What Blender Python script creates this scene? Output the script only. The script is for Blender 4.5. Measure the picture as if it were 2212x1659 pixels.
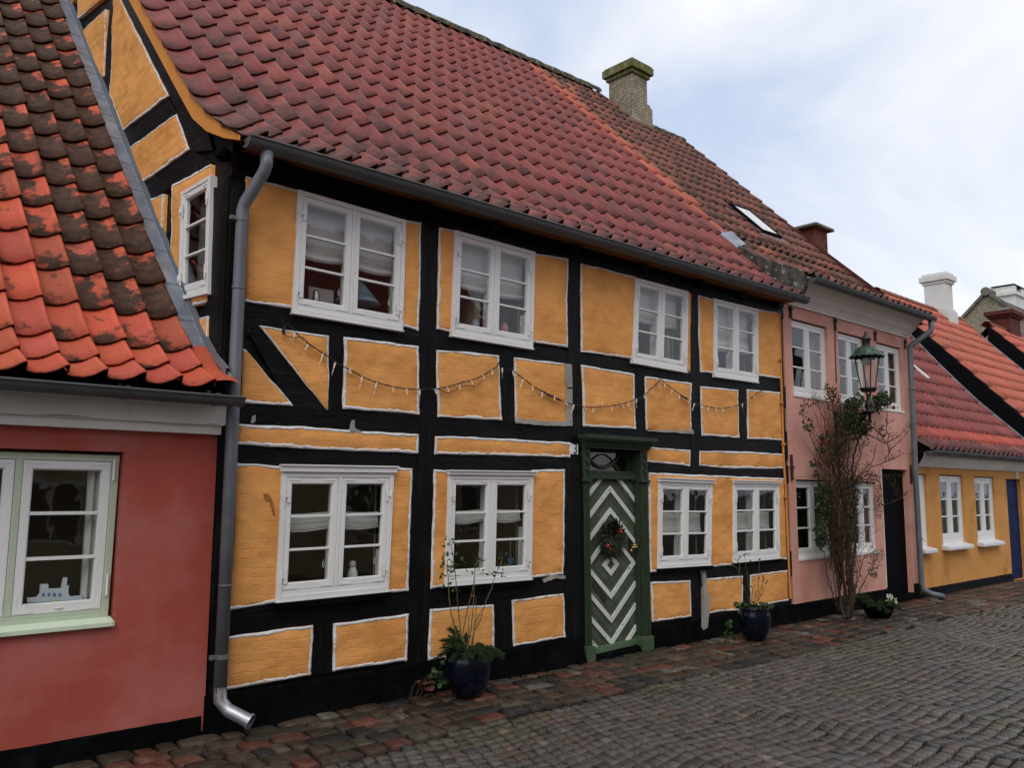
import bpy, math, random
import numpy as np
from mathutils import Vector, noise
random.seed(7); rng=np.random.RandomState(11)
C=bpy.context.scene.collection
SC=bpy.context.scene
for o in list(bpy.data.objects): bpy.data.objects.remove(o)
# ------------------------------------------------------------------ camera
IW,IH,F=2212.,1659.,1850.
CX,CY=IW/2,IH/2
_d=np.array([3150.-CX,-(1070.-CY),-F]); _d/=np.linalg.norm(_d)
_t=math.tan(math.radians(.25))
_u=np.array([_t,1,-(_d[0]*_t+_d[1])/_d[2]]); _u/=np.linalg.norm(_u)
RM=np.stack([_d,np.cross(_u,_d),_u])
CAM=np.array([0,-6.0765,1.7])
cd=bpy.data.cameras.new('camera'); cam=bpy.data.objects.new('camera',cd); C.objects.link(cam)
from mathutils import Matrix
mw=Matrix([list(RM[0])+[CAM[0]],list(RM[1])+[CAM[1]],list(RM[2])+[CAM[2]],[0,0,0,1]])
cam.matrix_world=mw
cd.sensor_width=36; cd.lens=36*F/IW; cd.clip_end=3000; cd.clip_start=.05
SC.camera=cam
# ------------------------------------------------------------------ light
SUN_EL,SUN_AZ=48,222   # azimuth of the light, degrees from +X counter-clockwise
W=bpy.data.worlds.new('World'); SC.world=W; W.use_nodes=True
nt=W.node_tree; N=nt.nodes; L=nt.links
bg=N['Background']
sky=N.new('ShaderNodeTexSky'); sky.sky_type='NISHITA'; sky.sun_disc=False
sky.sun_elevation=math.radians(SUN_EL); sky.sun_rotation=math.radians(90-SUN_AZ)
sky.air_density=1.0; sky.dust_density=1.5
tc=N.new('ShaderNodeTexCoord')
mp=N.new('ShaderNodeMapping'); mp.inputs['Scale'].default_value=(1.1,1.1,1.7); mp.inputs['Location'].default_value=(.35,.1,.6)
n1=N.new('ShaderNodeTexNoise'); n1.inputs['Scale'].default_value=2.3; n1.inputs['Detail'].default_value=7; n1.inputs['Roughness'].default_value=.5; n1.inputs['Distortion'].default_value=.35
r1=N.new('ShaderNodeValToRGB'); r1.color_ramp.elements[0].position=.38; r1.color_ramp.elements[1].position=.60
r1.color_ramp.elements[0].color=(5.9,6.9,8.8,1); r1.color_ramp.elements[1].color=(10.2,10.2,10.4,1)
mx=N.new('ShaderNodeMix'); mx.data_type='RGBA'; mx.inputs[0].default_value=.86
L.new(tc.outputs['Generated'],mp.inputs[0]); L.new(mp.outputs[0],n1.inputs[0]); L.new(n1.outputs[0],r1.inputs[0])
L.new(sky.outputs[0],mx.inputs[6]); L.new(r1.outputs[0],mx.inputs[7]); L.new(mx.outputs[2],bg.inputs[0])
bg.inputs[1].default_value=.1
sl=bpy.data.lights.new('sun','SUN'); sl.energy=1.0; sl.angle=math.radians(35); sl.color=(1,.93,.82)
so=bpy.data.objects.new('sun',sl); C.objects.link(so)
e,a=math.radians(SUN_EL),math.radians(SUN_AZ)
so.rotation_euler=Vector((math.cos(e)*math.cos(a),math.cos(e)*math.sin(a),math.sin(e))).to_track_quat('Z','Y').to_euler()
SC.view_settings.view_transform='Standard'; SC.view_settings.look='None'; SC.view_settings.exposure=0.14; SC.view_settings.gamma=1
SC.render.resolution_x=1024; SC.render.resolution_y=769
# ------------------------------------------------------------------ image measurements -> world
OR=dict(R1=(0,0),R2=(0,421),R3=(0,842),R4=(0,1208.2),R5=(481.1,300.7),R6=(481.1,691.6),R7=(481.1,1082.5),R8=(902.1,421),
 S1=(1082.5,842),S2=(1022.4,1142.6),S3=(1202.8,60.1),S4=(1443.3,421),S5=(1610.5,601.4),S6=(1610.5,932.2),S7=(1610.5,1208.2),S8=(421,1208.2))
def P(r,x,y,val=0.,ax=1):
    """measured point -> world point on the plane (axis ax)=val"""
    if r!='D': x,y=OR[r][0]+x/3.678,OR[r][1]+y/3.678
    v=RM@np.array([x-CX,-(y-CY),-F]); return CAM+(val-CAM[ax])/v[ax]*v
def PL(r,pts,val=0.,ax=1):
    out=[]
    for q in pts:
        out.append(P(q[0],q[1],q[2],val,ax) if isinstance(q[0],str) else P(r,q[0],q[1],val,ax))
    return out
def project(p):
    c=RM.T@(np.array(p)-CAM); return CX-F*c[0]/c[2],CY+F*c[1]/c[2],-c[2]
def nz(p,s=1.,o=0.): return noise.noise(Vector((p[0]*s+o,p[1]*s+o*.7,p[2]*s-o)))
# ------------------------------------------------------------------ materials
MATS={}
def nodes(name):
    m=bpy.data.materials.new(name); m.use_nodes=True; MATS[name]=m
    return m,m.node_tree.nodes,m.node_tree.links,m.node_tree.nodes['Principled BSDF']
def ramp(N,a,b,ca=(0,0,0,1),cb=(1,1,1,1)):
    r=N.new('ShaderNodeValToRGB'); r.color_ramp.elements[0].position=a; r.color_ramp.elements[1].position=b
    r.color_ramp.elements[0].color=ca; r.color_ramp.elements[1].color=cb; return r
def c4(c): return (c[0],c[1],c[2],1)
def mul(c,k): return (c[0]*k,c[1]*k,c[2]*k,1)
def basic(name,col,rough=.6,metal=0,var=.12,vs=3.,bump=.15,bs=25.,spec=.5,second=None,sscale=2.,sa=.5,sb=.65,stretch=(1,1,1),brick=0,attr=None,speck=None,trans=0,emit=None,rvar=0):
    m,N,L,b=nodes(name)
    tc=N.new('ShaderNodeTexCoord'); mp=N.new('ShaderNodeMapping'); mp.inputs['Scale'].default_value=stretch
    L.new(tc.outputs['Object'],mp.inputs[0])
    n=N.new('ShaderNodeTexNoise'); n.inputs['Scale'].default_value=vs; n.inputs['Detail'].default_value=6; L.new(mp.outputs[0],n.inputs[0])
    r=ramp(N,.3,.7,mul(col,1-var),mul(col,1+var)); L.new(n.outputs[0],r.inputs[0]); out=r.outputs[0]
    if attr:
        at=N.new('ShaderNodeAttribute'); at.attribute_name=attr
        mm=N.new('ShaderNodeMix'); mm.data_type='RGBA'; mm.blend_type='MULTIPLY'; mm.inputs[0].default_value=1
        r.color_ramp.elements[0].color=(1-var,1-var,1-var,1); r.color_ramp.elements[1].color=(1+var,1+var,1+var,1)
        L.new(r.outputs[0],mm.inputs[6]); L.new(at.outputs['Color'],mm.inputs[7]); out=mm.outputs[2]
    if second:
        n2=N.new('ShaderNodeTexNoise'); n2.inputs['Scale'].default_value=sscale; n2.inputs['Detail'].default_value=7; n2.inputs['Roughness'].default_value=.6; L.new(mp.outputs[0],n2.inputs[0])
        r2=ramp(N,sa,sb); L.new(n2.outputs[0],r2.inputs[0])
        mm=N.new('ShaderNodeMix'); mm.data_type='RGBA'; L.new(r2.outputs[0],mm.inputs[0]); L.new(out,mm.inputs[6]); mm.inputs[7].default_value=c4(second); out=mm.outputs[2]
    if speck:
        n3=N.new('ShaderNodeTexNoise'); n3.inputs['Scale'].default_value=speck[1]; n3.inputs['Detail'].default_value=3; L.new(tc.outputs['Object'],n3.inputs[0])
        r3=ramp(N,speck[2],speck[2]+.03); L.new(n3.outputs[0],r3.inputs[0])
        mm=N.new('ShaderNodeMix'); mm.data_type='RGBA'; L.new(r3.outputs[0],mm.inputs[0]); L.new(out,mm.inputs[6]); mm.inputs[7].default_value=c4(speck[0]); out=mm.outputs[2]
    L.new(out,b.inputs['Base Color'])
    b.inputs['Roughness'].default_value=rough
    if rvar:
        nr=N.new('ShaderNodeTexNoise'); nr.inputs['Scale'].default_value=1.1; nr.inputs['Detail'].default_value=5; L.new(tc.outputs['Object'],nr.inputs[0]); mr=N.new('ShaderNodeMapRange'); mr.inputs[1].default_value=.38; mr.inputs[2].default_value=.62; mr.inputs[3].default_value=rough-rvar; mr.inputs[4].default_value=rough+rvar; L.new(nr.outputs[0],mr.inputs[0]); L.new(mr.outputs[0],b.inputs['Roughness'])
    b.inputs['Metallic'].default_value=metal; b.inputs['Specular IOR Level'].default_value=spec
    if emit: b.inputs['Emission Color'].default_value=c4(emit[0]); b.inputs['Emission Strength'].default_value=emit[1]
    h=None
    if brick:
        sx=N.new('ShaderNodeSeparateXYZ'); cb=N.new('ShaderNodeCombineXYZ'); 
        nd=N.new('ShaderNodeTexNoise'); nd.inputs['Scale'].default_value=3.; L.new(tc.outputs['Object'],nd.inputs[0])
        va=N.new('ShaderNodeMixRGB'); va.blend_type='ADD'; va.inputs[0].default_value=.06; L.new(tc.outputs['Object'],va.inputs[1]); L.new(nd.outputs['Color'],va.inputs[2])
        L.new(va.outputs[0],sx.inputs[0]); ad=N.new('ShaderNodeMath'); ad.operation='ADD'; L.new(sx.outputs[0],ad.inputs[0]); L.new(sx.outputs[1],ad.inputs[1])
        L.new(ad.outputs[0],cb.inputs[0]); L.new(sx.outputs[2],cb.inputs[1])
        bk=N.new('ShaderNodeTexBrick'); bk.inputs['Scale'].default_value=1; bk.inputs['Brick Width'].default_value=.235; bk.inputs['Row Height'].default_value=.068; bk.inputs['Mortar Size'].default_value=.007; bk.inputs['Mortar Smooth'].default_value=.9
        L.new(cb.outputs[0],bk.inputs['Vector'])
        bb=N.new('ShaderNodeBump'); bb.inputs['Strength'].default_value=brick; bb.inputs['Distance'].default_value=.012; bb.invert=True
        nk=N.new('ShaderNodeTexNoise'); nk.inputs['Scale'].default_value=4.5; nk.inputs['Detail'].default_value=4; L.new(tc.outputs['Object'],nk.inputs[0]); rk=ramp(N,.42,.66); L.new(nk.outputs[0],rk.inputs[0]); mk=N.new('ShaderNodeMath'); mk.operation='MULTIPLY'; L.new(bk.outputs['Fac'],mk.inputs[0]); L.new(rk.outputs[0],mk.inputs[1])
        if brick>=.9: L.new(bk.outputs['Fac'],bb.inputs['Height'])
        else: L.new(mk.outputs[0],bb.inputs['Height'])
        h=bb
        if isinstance(brick,float) and brick>=.9:   # naked brickwork: joints show in colour too
            mm=N.new('ShaderNodeMix'); mm.data_type='RGBA'; L.new(bk.outputs['Fac'],mm.inputs[0]); L.new(out,mm.inputs[6]); mm.inputs[7].default_value=mul(col,.62); L.new(mm.outputs[2],b.inputs['Base Color'])
    if bump:
        n4=N.new('ShaderNodeTexNoise'); n4.inputs['Scale'].default_value=bs; n4.inputs['Detail'].default_value=6; n4.inputs['Roughness'].default_value=.6; L.new(mp.outputs[0],n4.inputs[0])
        b4=N.new('ShaderNodeBump'); b4.inputs['Strength'].default_value=bump; b4.inputs['Distance'].default_value=.02
        L.new(n4.outputs[0],b4.inputs['Height'])
        if h: L.new(h.outputs[0],b4.inputs['Normal'])
        h=b4
    if h: L.new(h.outputs[0],b.inputs['Normal'])
    return m
basic('ochre',(.82,.385,.12),rough=.9,var=.12,vs=2.6,bump=.6,bs=8,second=(.60,.235,.055),sscale=2.2,sa=.48,sb=.82,stretch=(1,1,1.25),brick=.30,speck=((.30,.17,.08),24,.755),spec=.1)
basic('ochre_paint',(.66,.28,.065),rough=.8,var=.1,bump=.2,spec=.15)
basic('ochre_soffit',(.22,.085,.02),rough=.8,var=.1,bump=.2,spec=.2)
basic('lime_white',(.76,.76,.74),rough=.85,var=.08,bump=.7,bs=26,second=(.36,.33,.28),sscale=11,sa=.57,sb=.70,spec=.2)
basic('tar_black',(.0042,.0042,.0046),rough=.5,var=.4,vs=5,bump=.4,bs=16,stretch=(.5,1,3.2),second=(.013,.013,.014),sscale=4,sa=.52,sb=.7,speck=((.20,.19,.175),26,.735),spec=.12)
basic('tar_post',(.0042,.0042,.0046),rough=.5,var=.4,vs=5,bump=.4,bs=16,stretch=(3.2,1,.4),second=(.013,.013,.014),sscale=4,sa=.52,sb=.7,speck=((.20,.19,.175),26,.75),spec=.12)
basic('tar_plinth',(.0025,.0027,.003),rough=.8,var=.5,vs=6,bump=.9,bs=11,spec=.04,second=(.008,.009,.010),sscale=5,sa=.58,sb=.75)
basic('red_render',(.41,.085,.060),rough=.85,var=.12,vs=1.1,bump=.35,bs=4,second=(.46,.165,.145),sscale=.9,sa=.44,sb=.66,speck=((.5,.35,.3),38,.775),spec=.2)
basic('pink_render',(.70,.375,.305),rough=.88,var=.08,vs=2,bump=.45,bs=6,second=(.58,.26,.175),sscale=1.6,sa=.45,sb=.72,speck=((.35,.16,.11),30,.765),spec=.15)
basic('yellow_render',(.66,.32,.095),rough=.88,var=.1,vs=1.5,bump=.35,bs=6,second=(.46,.20,.055),sscale=1.5,sa=.5,sb=.72,speck=((.3,.14,.05),26,.76),spec=.15)
basic('white_paint',(.79,.79,.77),rough=.45,var=.04,bump=.12,bs=30,spec=.35,second=(.60,.60,.57),sscale=6,sa=.62,sb=.8)
basic('sash_white',(.80,.80,.78),rough=.45,var=.03,bump=.1,bs=40,spec=.35,second=(.66,.65,.6),sscale=9,sa=.64,sb=.78)
basic('mint_paint',(.50,.58,.44),rough=.45,var=.05,bump=.08,spec=.4)
basic('mint_sill',(.64,.74,.57),rough=.45,var=.06,bump=.08,spec=.4,second=(.42,.5,.36),sscale=7,sa=.6,sb=.7)
basic('cornice_white',(.80,.79,.75),rough=.8,var=.07,vs=3,bump=.25,bs=10,second=(.58,.57,.53),sscale=5,sa=.6,sb=.8,spec=.2)
basic('zinc_gutter',(.105,.112,.115),rough=.55,metal=.3,var=.18,vs=6,bump=.08,bs=12,second=(.08,.085,.09),sscale=3,sa=.45,sb=.7)
basic('zinc',(.17,.185,.205),rough=.5,metal=.3,var=.18,vs=6,bump=.08,bs=12,second=(.125,.135,.15),sscale=3,sa=.45,sb=.7)
basic('zinc_flashing',(.24,.27,.33),rough=.5,metal=.3,var=.3,vs=5,bump=.2,bs=12,second=(.36,.40,.46),sscale=4,sa=.5,sb=.7)
basic('galvanised',(.40,.42,.45),rough=.38,metal=.75,var=.15,vs=20,bump=.05)
basic('iron_black',(.014,.014,.015),rough=.45,metal=.3,var=.3,bump=.2,bs=30)
basic('anchor_rust',(.06,.022,.014),rough=.7,var=.4,vs=20,bump=.4,bs=30)
basic('copper_green',(.045,.105,.07),rough=.5,metal=.35,var=.35,vs=8,bump=.1,second=(.06,.05,.045),sscale=6,sa=.5,sb=.62)
basic('lamp_dark',(.05,.042,.042),rough=.45,metal=.4,var=.3,bump=.1)
basic('door_green',(.034,.056,.031),rough=.6,var=.25,vs=6,bump=.45,bs=22,stretch=(3,3,.6),second=(.020,.034,.020),sscale=6,sa=.5,sb=.68,speck=((.15,.19,.12),30,.73),spec=.25)
basic('door_base_green',(.065,.105,.058),rough=.6,var=.2,vs=8,bump=.4,bs=22,speck=((.02,.03,.02),24,.68),spec=.3)
basic('door_leaf_green',(.088,.112,.078),rough=.6,var=.3,vs=4,bump=.35,bs=25,second=(.060,.075,.048),sscale=7,sa=.48,sb=.66,spec=.25,speck=((.04,.05,.03),22,.7))
basic('door_white',(.66,.69,.65),rough=.6,var=.1,bump=.3,bs=30,speck=((.16,.17,.18),26,.66),stretch=(1,1,1))
basic('bare_wood',(.09,.075,.05),rough=.7,var=.3,bump=.3)
basic('dark_wood',(.03,.018,.014),rough=.7,var=.2)
basic('brass',(.45,.36,.16),rough=.3,metal=.9,var=.2)
basic('mortar_grey',(.36,.34,.30),rough=.9,var=.2,bump=.6,bs=18,spec=.1)
basic('lichen_render',(.10,.095,.085),rough=.95,var=.4,vs=9,bump=.7,bs=14,speck=((.33,.33,.30),11,.63),second=(.05,.05,.045),sscale=6,sa=.5,sb=.6,spec=.1)
basic('brick_yellow',(.33,.29,.21),rough=.9,var=.3,vs=9,bump=.5,bs=30,brick=.95,second=(.20,.18,.12),sscale=5,sa=.5,sb=.7,spec=.1)
basic('brick_moss',(.19,.18,.09),rough=.95,var=.4,vs=10,bump=.7,bs=30,second=(.12,.13,.03),sscale=6,sa=.45,sb=.6,spec=.1)
basic('brick_red',(.17,.055,.038),rough=.9,var=.3,vs=9,bump=.5,bs=30,brick=.95,spec=.1)
basic('brick_dark_red',(.12,.035,.028),rough=.8,var=.3,vs=9,bump=.4,bs=30,brick=.95,spec=.2)
basic('chimney_white',(.70,.71,.68),rough=.85,var=.05,bump=.2,second=(.56,.57,.44),sscale=2.4,sa=.55,sb=.75,spec=.2)
basic('grey_cap',(.17,.165,.13),rough=.95,var=.3,bump=.5,spec=.1)
basic('ridge_moss',(.075,.07,.055),rough=.95,var=.5,vs=8,bump=1,bs=14,speck=((.34,.33,.24),14,.62),second=(.11,.10,.035),sscale=5,sa=.5,sb=.6,spec=.1)
basic('net_grey',(.20,.20,.18),rough=.95,var=.1,bump=0,spec=.05)
basic('net_green',(.16,.17,.14),rough=.95,var=.1,bump=0,spec=.05)
basic('curtain',(.58,.58,.55),rough=.9,var=.06,bump=.2,spec=.1)
basic('interior_wall',(.34,.29,.19),rough=.9,var=.05,bump=0,spec=.1)
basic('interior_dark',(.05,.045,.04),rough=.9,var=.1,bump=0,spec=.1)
basic('pot_glaze',(.003,.005,.014),rough=.14,var=.3,bump=.02,spec=.45,second=(.005,.012,.022),sscale=4,sa=.5,sb=.6)
basic('pot_rim',(.20,.27,.33),rough=.2,var=.3)
basic('soil',(.02,.015,.01),rough=1,var=.4,bump=.6)
basic('stem_brown',(.048,.029,.014),rough=.8,var=.45,vs=12,bump=.3,bs=60,spec=.2)
basic('stem_green',(.11,.10,.035),rough=.6,var=.4,vs=12,bump=.2,bs=60)
basic('trunk_grey',(.034,.026,.018),rough=.9,var=.4,vs=9,bump=.9,bs=30,stretch=(2,2,.4))
basic('leaf_dark',(.022,.042,.018),rough=.4,var=.4,vs=9,bump=0,attr='Col')
basic('leaf_mid',(1.15,1.15,1.0),rough=.6,var=.3,vs=9,bump=0,attr='Col',spec=.25)
basic('rose_red',(.45,.012,.03),rough=.5,var=.3,vs=40)
basic('berry_red',(.38,.02,.01),rough=.3,var=.2)
basic('bauble_red',(.55,.02,.012),rough=.12,var=.1,spec=.7)
basic('flower_white',(.75,.76,.62),rough=.6,var=.05)
basic('ceramic_white',(.62,.62,.60),rough=.3,var=.05,bump=0)
basic('ship_white',(.62,.67,.70),rough=.6,var=.04,bump=0)
basic('ship_blue',(.10,.24,.36),rough=.6,var=.1,bump=0)
basic('coral_green',(.42,.62,.30),rough=.6,var=.1,bump=0)
basic('lampshade_teal',(.16,.25,.30),rough=.4,var=.1,bump=0)
basic('vase_blue',(.38,.44,.55),rough=.3,var=.1,bump=0)
basic('vase_pink',(.50,.20,.22),rough=.3,var=.2,bump=0)
basic('heart_blue',(.015,.10,.17),rough=.4,var=.2,bump=0)
basic('board_grey',(.42,.40,.39),rough=.7,var=.05,bump=0)
basic('steel',(.45,.45,.44),rough=.25,metal=.8,var=.1,bump=0)
basic('plate_white',(.75,.76,.78),rough=.35,var=.04,bump=0)
basic('ink_black',(.01,.01,.01),rough=.5,var=.1,bump=0)
basic('cable_black',(.02,.014,.012),rough=.6,var=.2,bump=0)
basic('bulb_socket',(.62,.62,.60),rough=.4,var=.05,bump=0)
basic('blue_door',(.004,.015,.075),rough=.6,var=.2,bump=.1,spec=.1)
basic('black_door',(.003,.003,.004),rough=.7,var=.2,bump=.1,spec=.05)
basic('barge_black',(.004,.0045,.006),rough=.8,var=.25,bump=.15,spec=.1)
basic('dark_soil',(.045,.040,.030),rough=.9,var=.4,vs=14,bump=.7,bs=40,second=(.035,.045,.018),sscale=3,sa=.5,sb=.65)
basic('sett_stone',(1,1,1),rough=.34,rvar=.16,var=.32,vs=24,bump=.5,bs=60,attr='Col',spec=.4,second=(.034,.036,.018),sscale=.9,sa=.55,sb=.9,speck=((.16,.14,.11),60,.74))
basic('field_stone',(1,1,1),rough=.45,rvar=.15,var=.5,vs=14,bump=.9,bs=34,attr='Col',spec=.35,second=(.024,.026,.014),sscale=3,sa=.52,sb=.8)
basic('opal_glass',(.6,.62,.62),rough=.2,var=.05,bump=0)
basic('roof_across',(.30,.065,.055),rough=.7,var=.3,bump=.5,spec=.2)
basic('cream_render',(.50,.42,.25),rough=.9,var=.08)
def glass(name,fac=.0,tint=(.93,.95,.95),mulf=1.6):
    m=bpy.data.materials.new(name); m.use_nodes=True; N=m.node_tree.nodes; L=m.node_tree.links; MATS[name]=m
    N.remove(N['Principled BSDF']); out=N['Material Output']
    tr=N.new('ShaderNodeBsdfTransparent'); tr.inputs[0].default_value=c4(tint)
    gl=N.new('ShaderNodeBsdfGlossy'); gl.inputs['Roughness'].default_value=.01
    lw=N.new('ShaderNodeLayerWeight'); lw.inputs[0].default_value=.5; pw=N.new('ShaderNodeMath'); pw.operation='POWER'; pw.inputs[1].default_value=4.6; L.new(lw.outputs['Facing'],pw.inputs[0]); fr=N.new('ShaderNodeMath'); fr.operation='MULTIPLY_ADD'; fr.inputs[1].default_value=.95; fr.inputs[2].default_value=.045; L.new(pw.outputs[0],fr.inputs[0])
    # old hand-drawn panes: very slight waviness
    tc=N.new('ShaderNodeTexCoord'); n=N.new('ShaderNodeTexNoise'); n.inputs['Scale'].default_value=4.; L.new(tc.outputs['Object'],n.inputs[0])
    bp=N.new('ShaderNodeBump'); bp.inputs['Strength'].default_value=.12; bp.inputs['Distance'].default_value=.02; L.new(n.outputs[0],bp.inputs['Height'])
    L.new(bp.outputs[0],gl.inputs['Normal'])
    ml=N.new('ShaderNodeMath'); ml.operation='MULTIPLY_ADD'; ml.inputs[1].default_value=mulf; ml.use_clamp=True; ml.inputs[2].default_value=fac; L.new(fr.outputs[0],ml.inputs[0])
    mx=N.new('ShaderNodeMixShader'); L.new(ml.outputs[0],mx.inputs[0]); L.new(tr.outputs[0],mx.inputs[1]); L.new(gl.outputs[0],mx.inputs[2]); L.new(mx.outputs[0],out.inputs[0])
glass('pane_glass',.0); glass('lamp_glass',-.03,(.9,.92,.92),.6); glass('skylight_glass',.35,(.2,.22,.25)); glass('icicle',.1,(.95,.95,.93))
m,N,L,b=nodes('bulb_glow'); b.inputs['Base Color'].default_value=(1,.7,.3,1); b.inputs['Emission Color'].default_value=(1,.55,.16,1); b.inputs['Emission Strength'].default_value=1.4
# roof tiles: colour from the tile's own attribute, weathering and painted lip shade from a second one
def tile_mat(name,lo,hi,own,dc,lc):
    m,N,L,b=nodes(name)
    tc=N.new('ShaderNodeTexCoord'); at=N.new('ShaderNodeAttribute'); at.attribute_name='Col'; aw=N.new('ShaderNodeAttribute'); aw.attribute_name='Wea'
    n1=N.new('ShaderNodeTexNoise'); n1.inputs['Scale'].default_value=5.; n1.inputs['Detail'].default_value=8; n1.inputs['Roughness'].default_value=.62; L.new(tc.outputs['Object'],n1.inputs[0])
    ad=N.new('ShaderNodeMath'); ad.operation='ADD'; L.new(n1.outputs[0],ad.inputs[0]); L.new(aw.outputs['Fac'],ad.inputs[1])
    r=ramp(N,lo,hi); L.new(ad.outputs[0],r.inputs[0])
    m1=N.new('ShaderNodeMix'); m1.data_type='RGBA'; L.new(r.outputs[0],m1.inputs[0]); L.new(at.outputs['Color'],m1.inputs[6])
    n2=N.new('ShaderNodeTexNoise'); n2.inputs['Scale'].default_value=14; L.new(tc.outputs['Object'],n2.inputs[0])
    rr=ramp(N,.35,.7,dc,lc); L.new(n2.outputs[0],rr.inputs[0]); mq=N.new('ShaderNodeMix'); mq.data_type='RGBA'; mq.inputs[0].default_value=own; L.new(rr.outputs[0],mq.inputs[6]); L.new(at.outputs['Color'],mq.inputs[7]); L.new(mq.outputs[2],m1.inputs[7])
    n3=N.new('ShaderNodeTexNoise'); n3.inputs['Scale'].default_value=30; n3.inputs['Detail'].default_value=2; L.new(tc.outputs['Object'],n3.inputs[0])
    r3=ramp(N,.735,.75); L.new(n3.outputs[0],r3.inputs[0])
    m2=N.new('ShaderNodeMix'); m2.data_type='RGBA'; L.new(r3.outputs[0],m2.inputs[0]); L.new(m1.outputs[2],m2.inputs[6]); m2.inputs[7].default_value=(.24,.22,.16,1)
    n4=N.new('ShaderNodeTexNoise'); n4.inputs['Scale'].default_value=60; n4.inputs['Detail'].default_value=4; L.new(tc.outputs['Object'],n4.inputs[0])
    m3=N.new('ShaderNodeMix'); m3.data_type='RGBA'; m3.blend_type='MULTIPLY'; m3.inputs[0].default_value=1; r4=ramp(N,.3,.7,(.82,.82,.82,1),(1.12,1.12,1.12,1)); L.new(n4.outputs[0],r4.inputs[0]); L.new(m2.outputs[2],m3.inputs[6]); L.new(r4.outputs[0],m3.inputs[7])
    L.new(m3.outputs[2],b.inputs['Base Color']); b.inputs['Roughness'].default_value=.62; b.inputs['Specular IOR Level'].default_value=.22
    bp=N.new('ShaderNodeBump'); bp.inputs['Strength'].default_value=.25; bp.inputs['Distance'].default_value=.01; L.new(n4.outputs[0],bp.inputs['Height']); L.new(bp.outputs[0],b.inputs['Normal'])
tile_mat('clay_tile',.86,1.10,.25,(.055,.035,.035,1),(.12,.070,.062,1))
tile_mat('clay_mossy',.90,1.0,.0,(.040,.019,.010,1),(.10,.045,.024,1))
tile_mat('clay_old',.84,1.10,.1,(.050,.030,.018,1),(.115,.065,.040,1))
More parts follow.
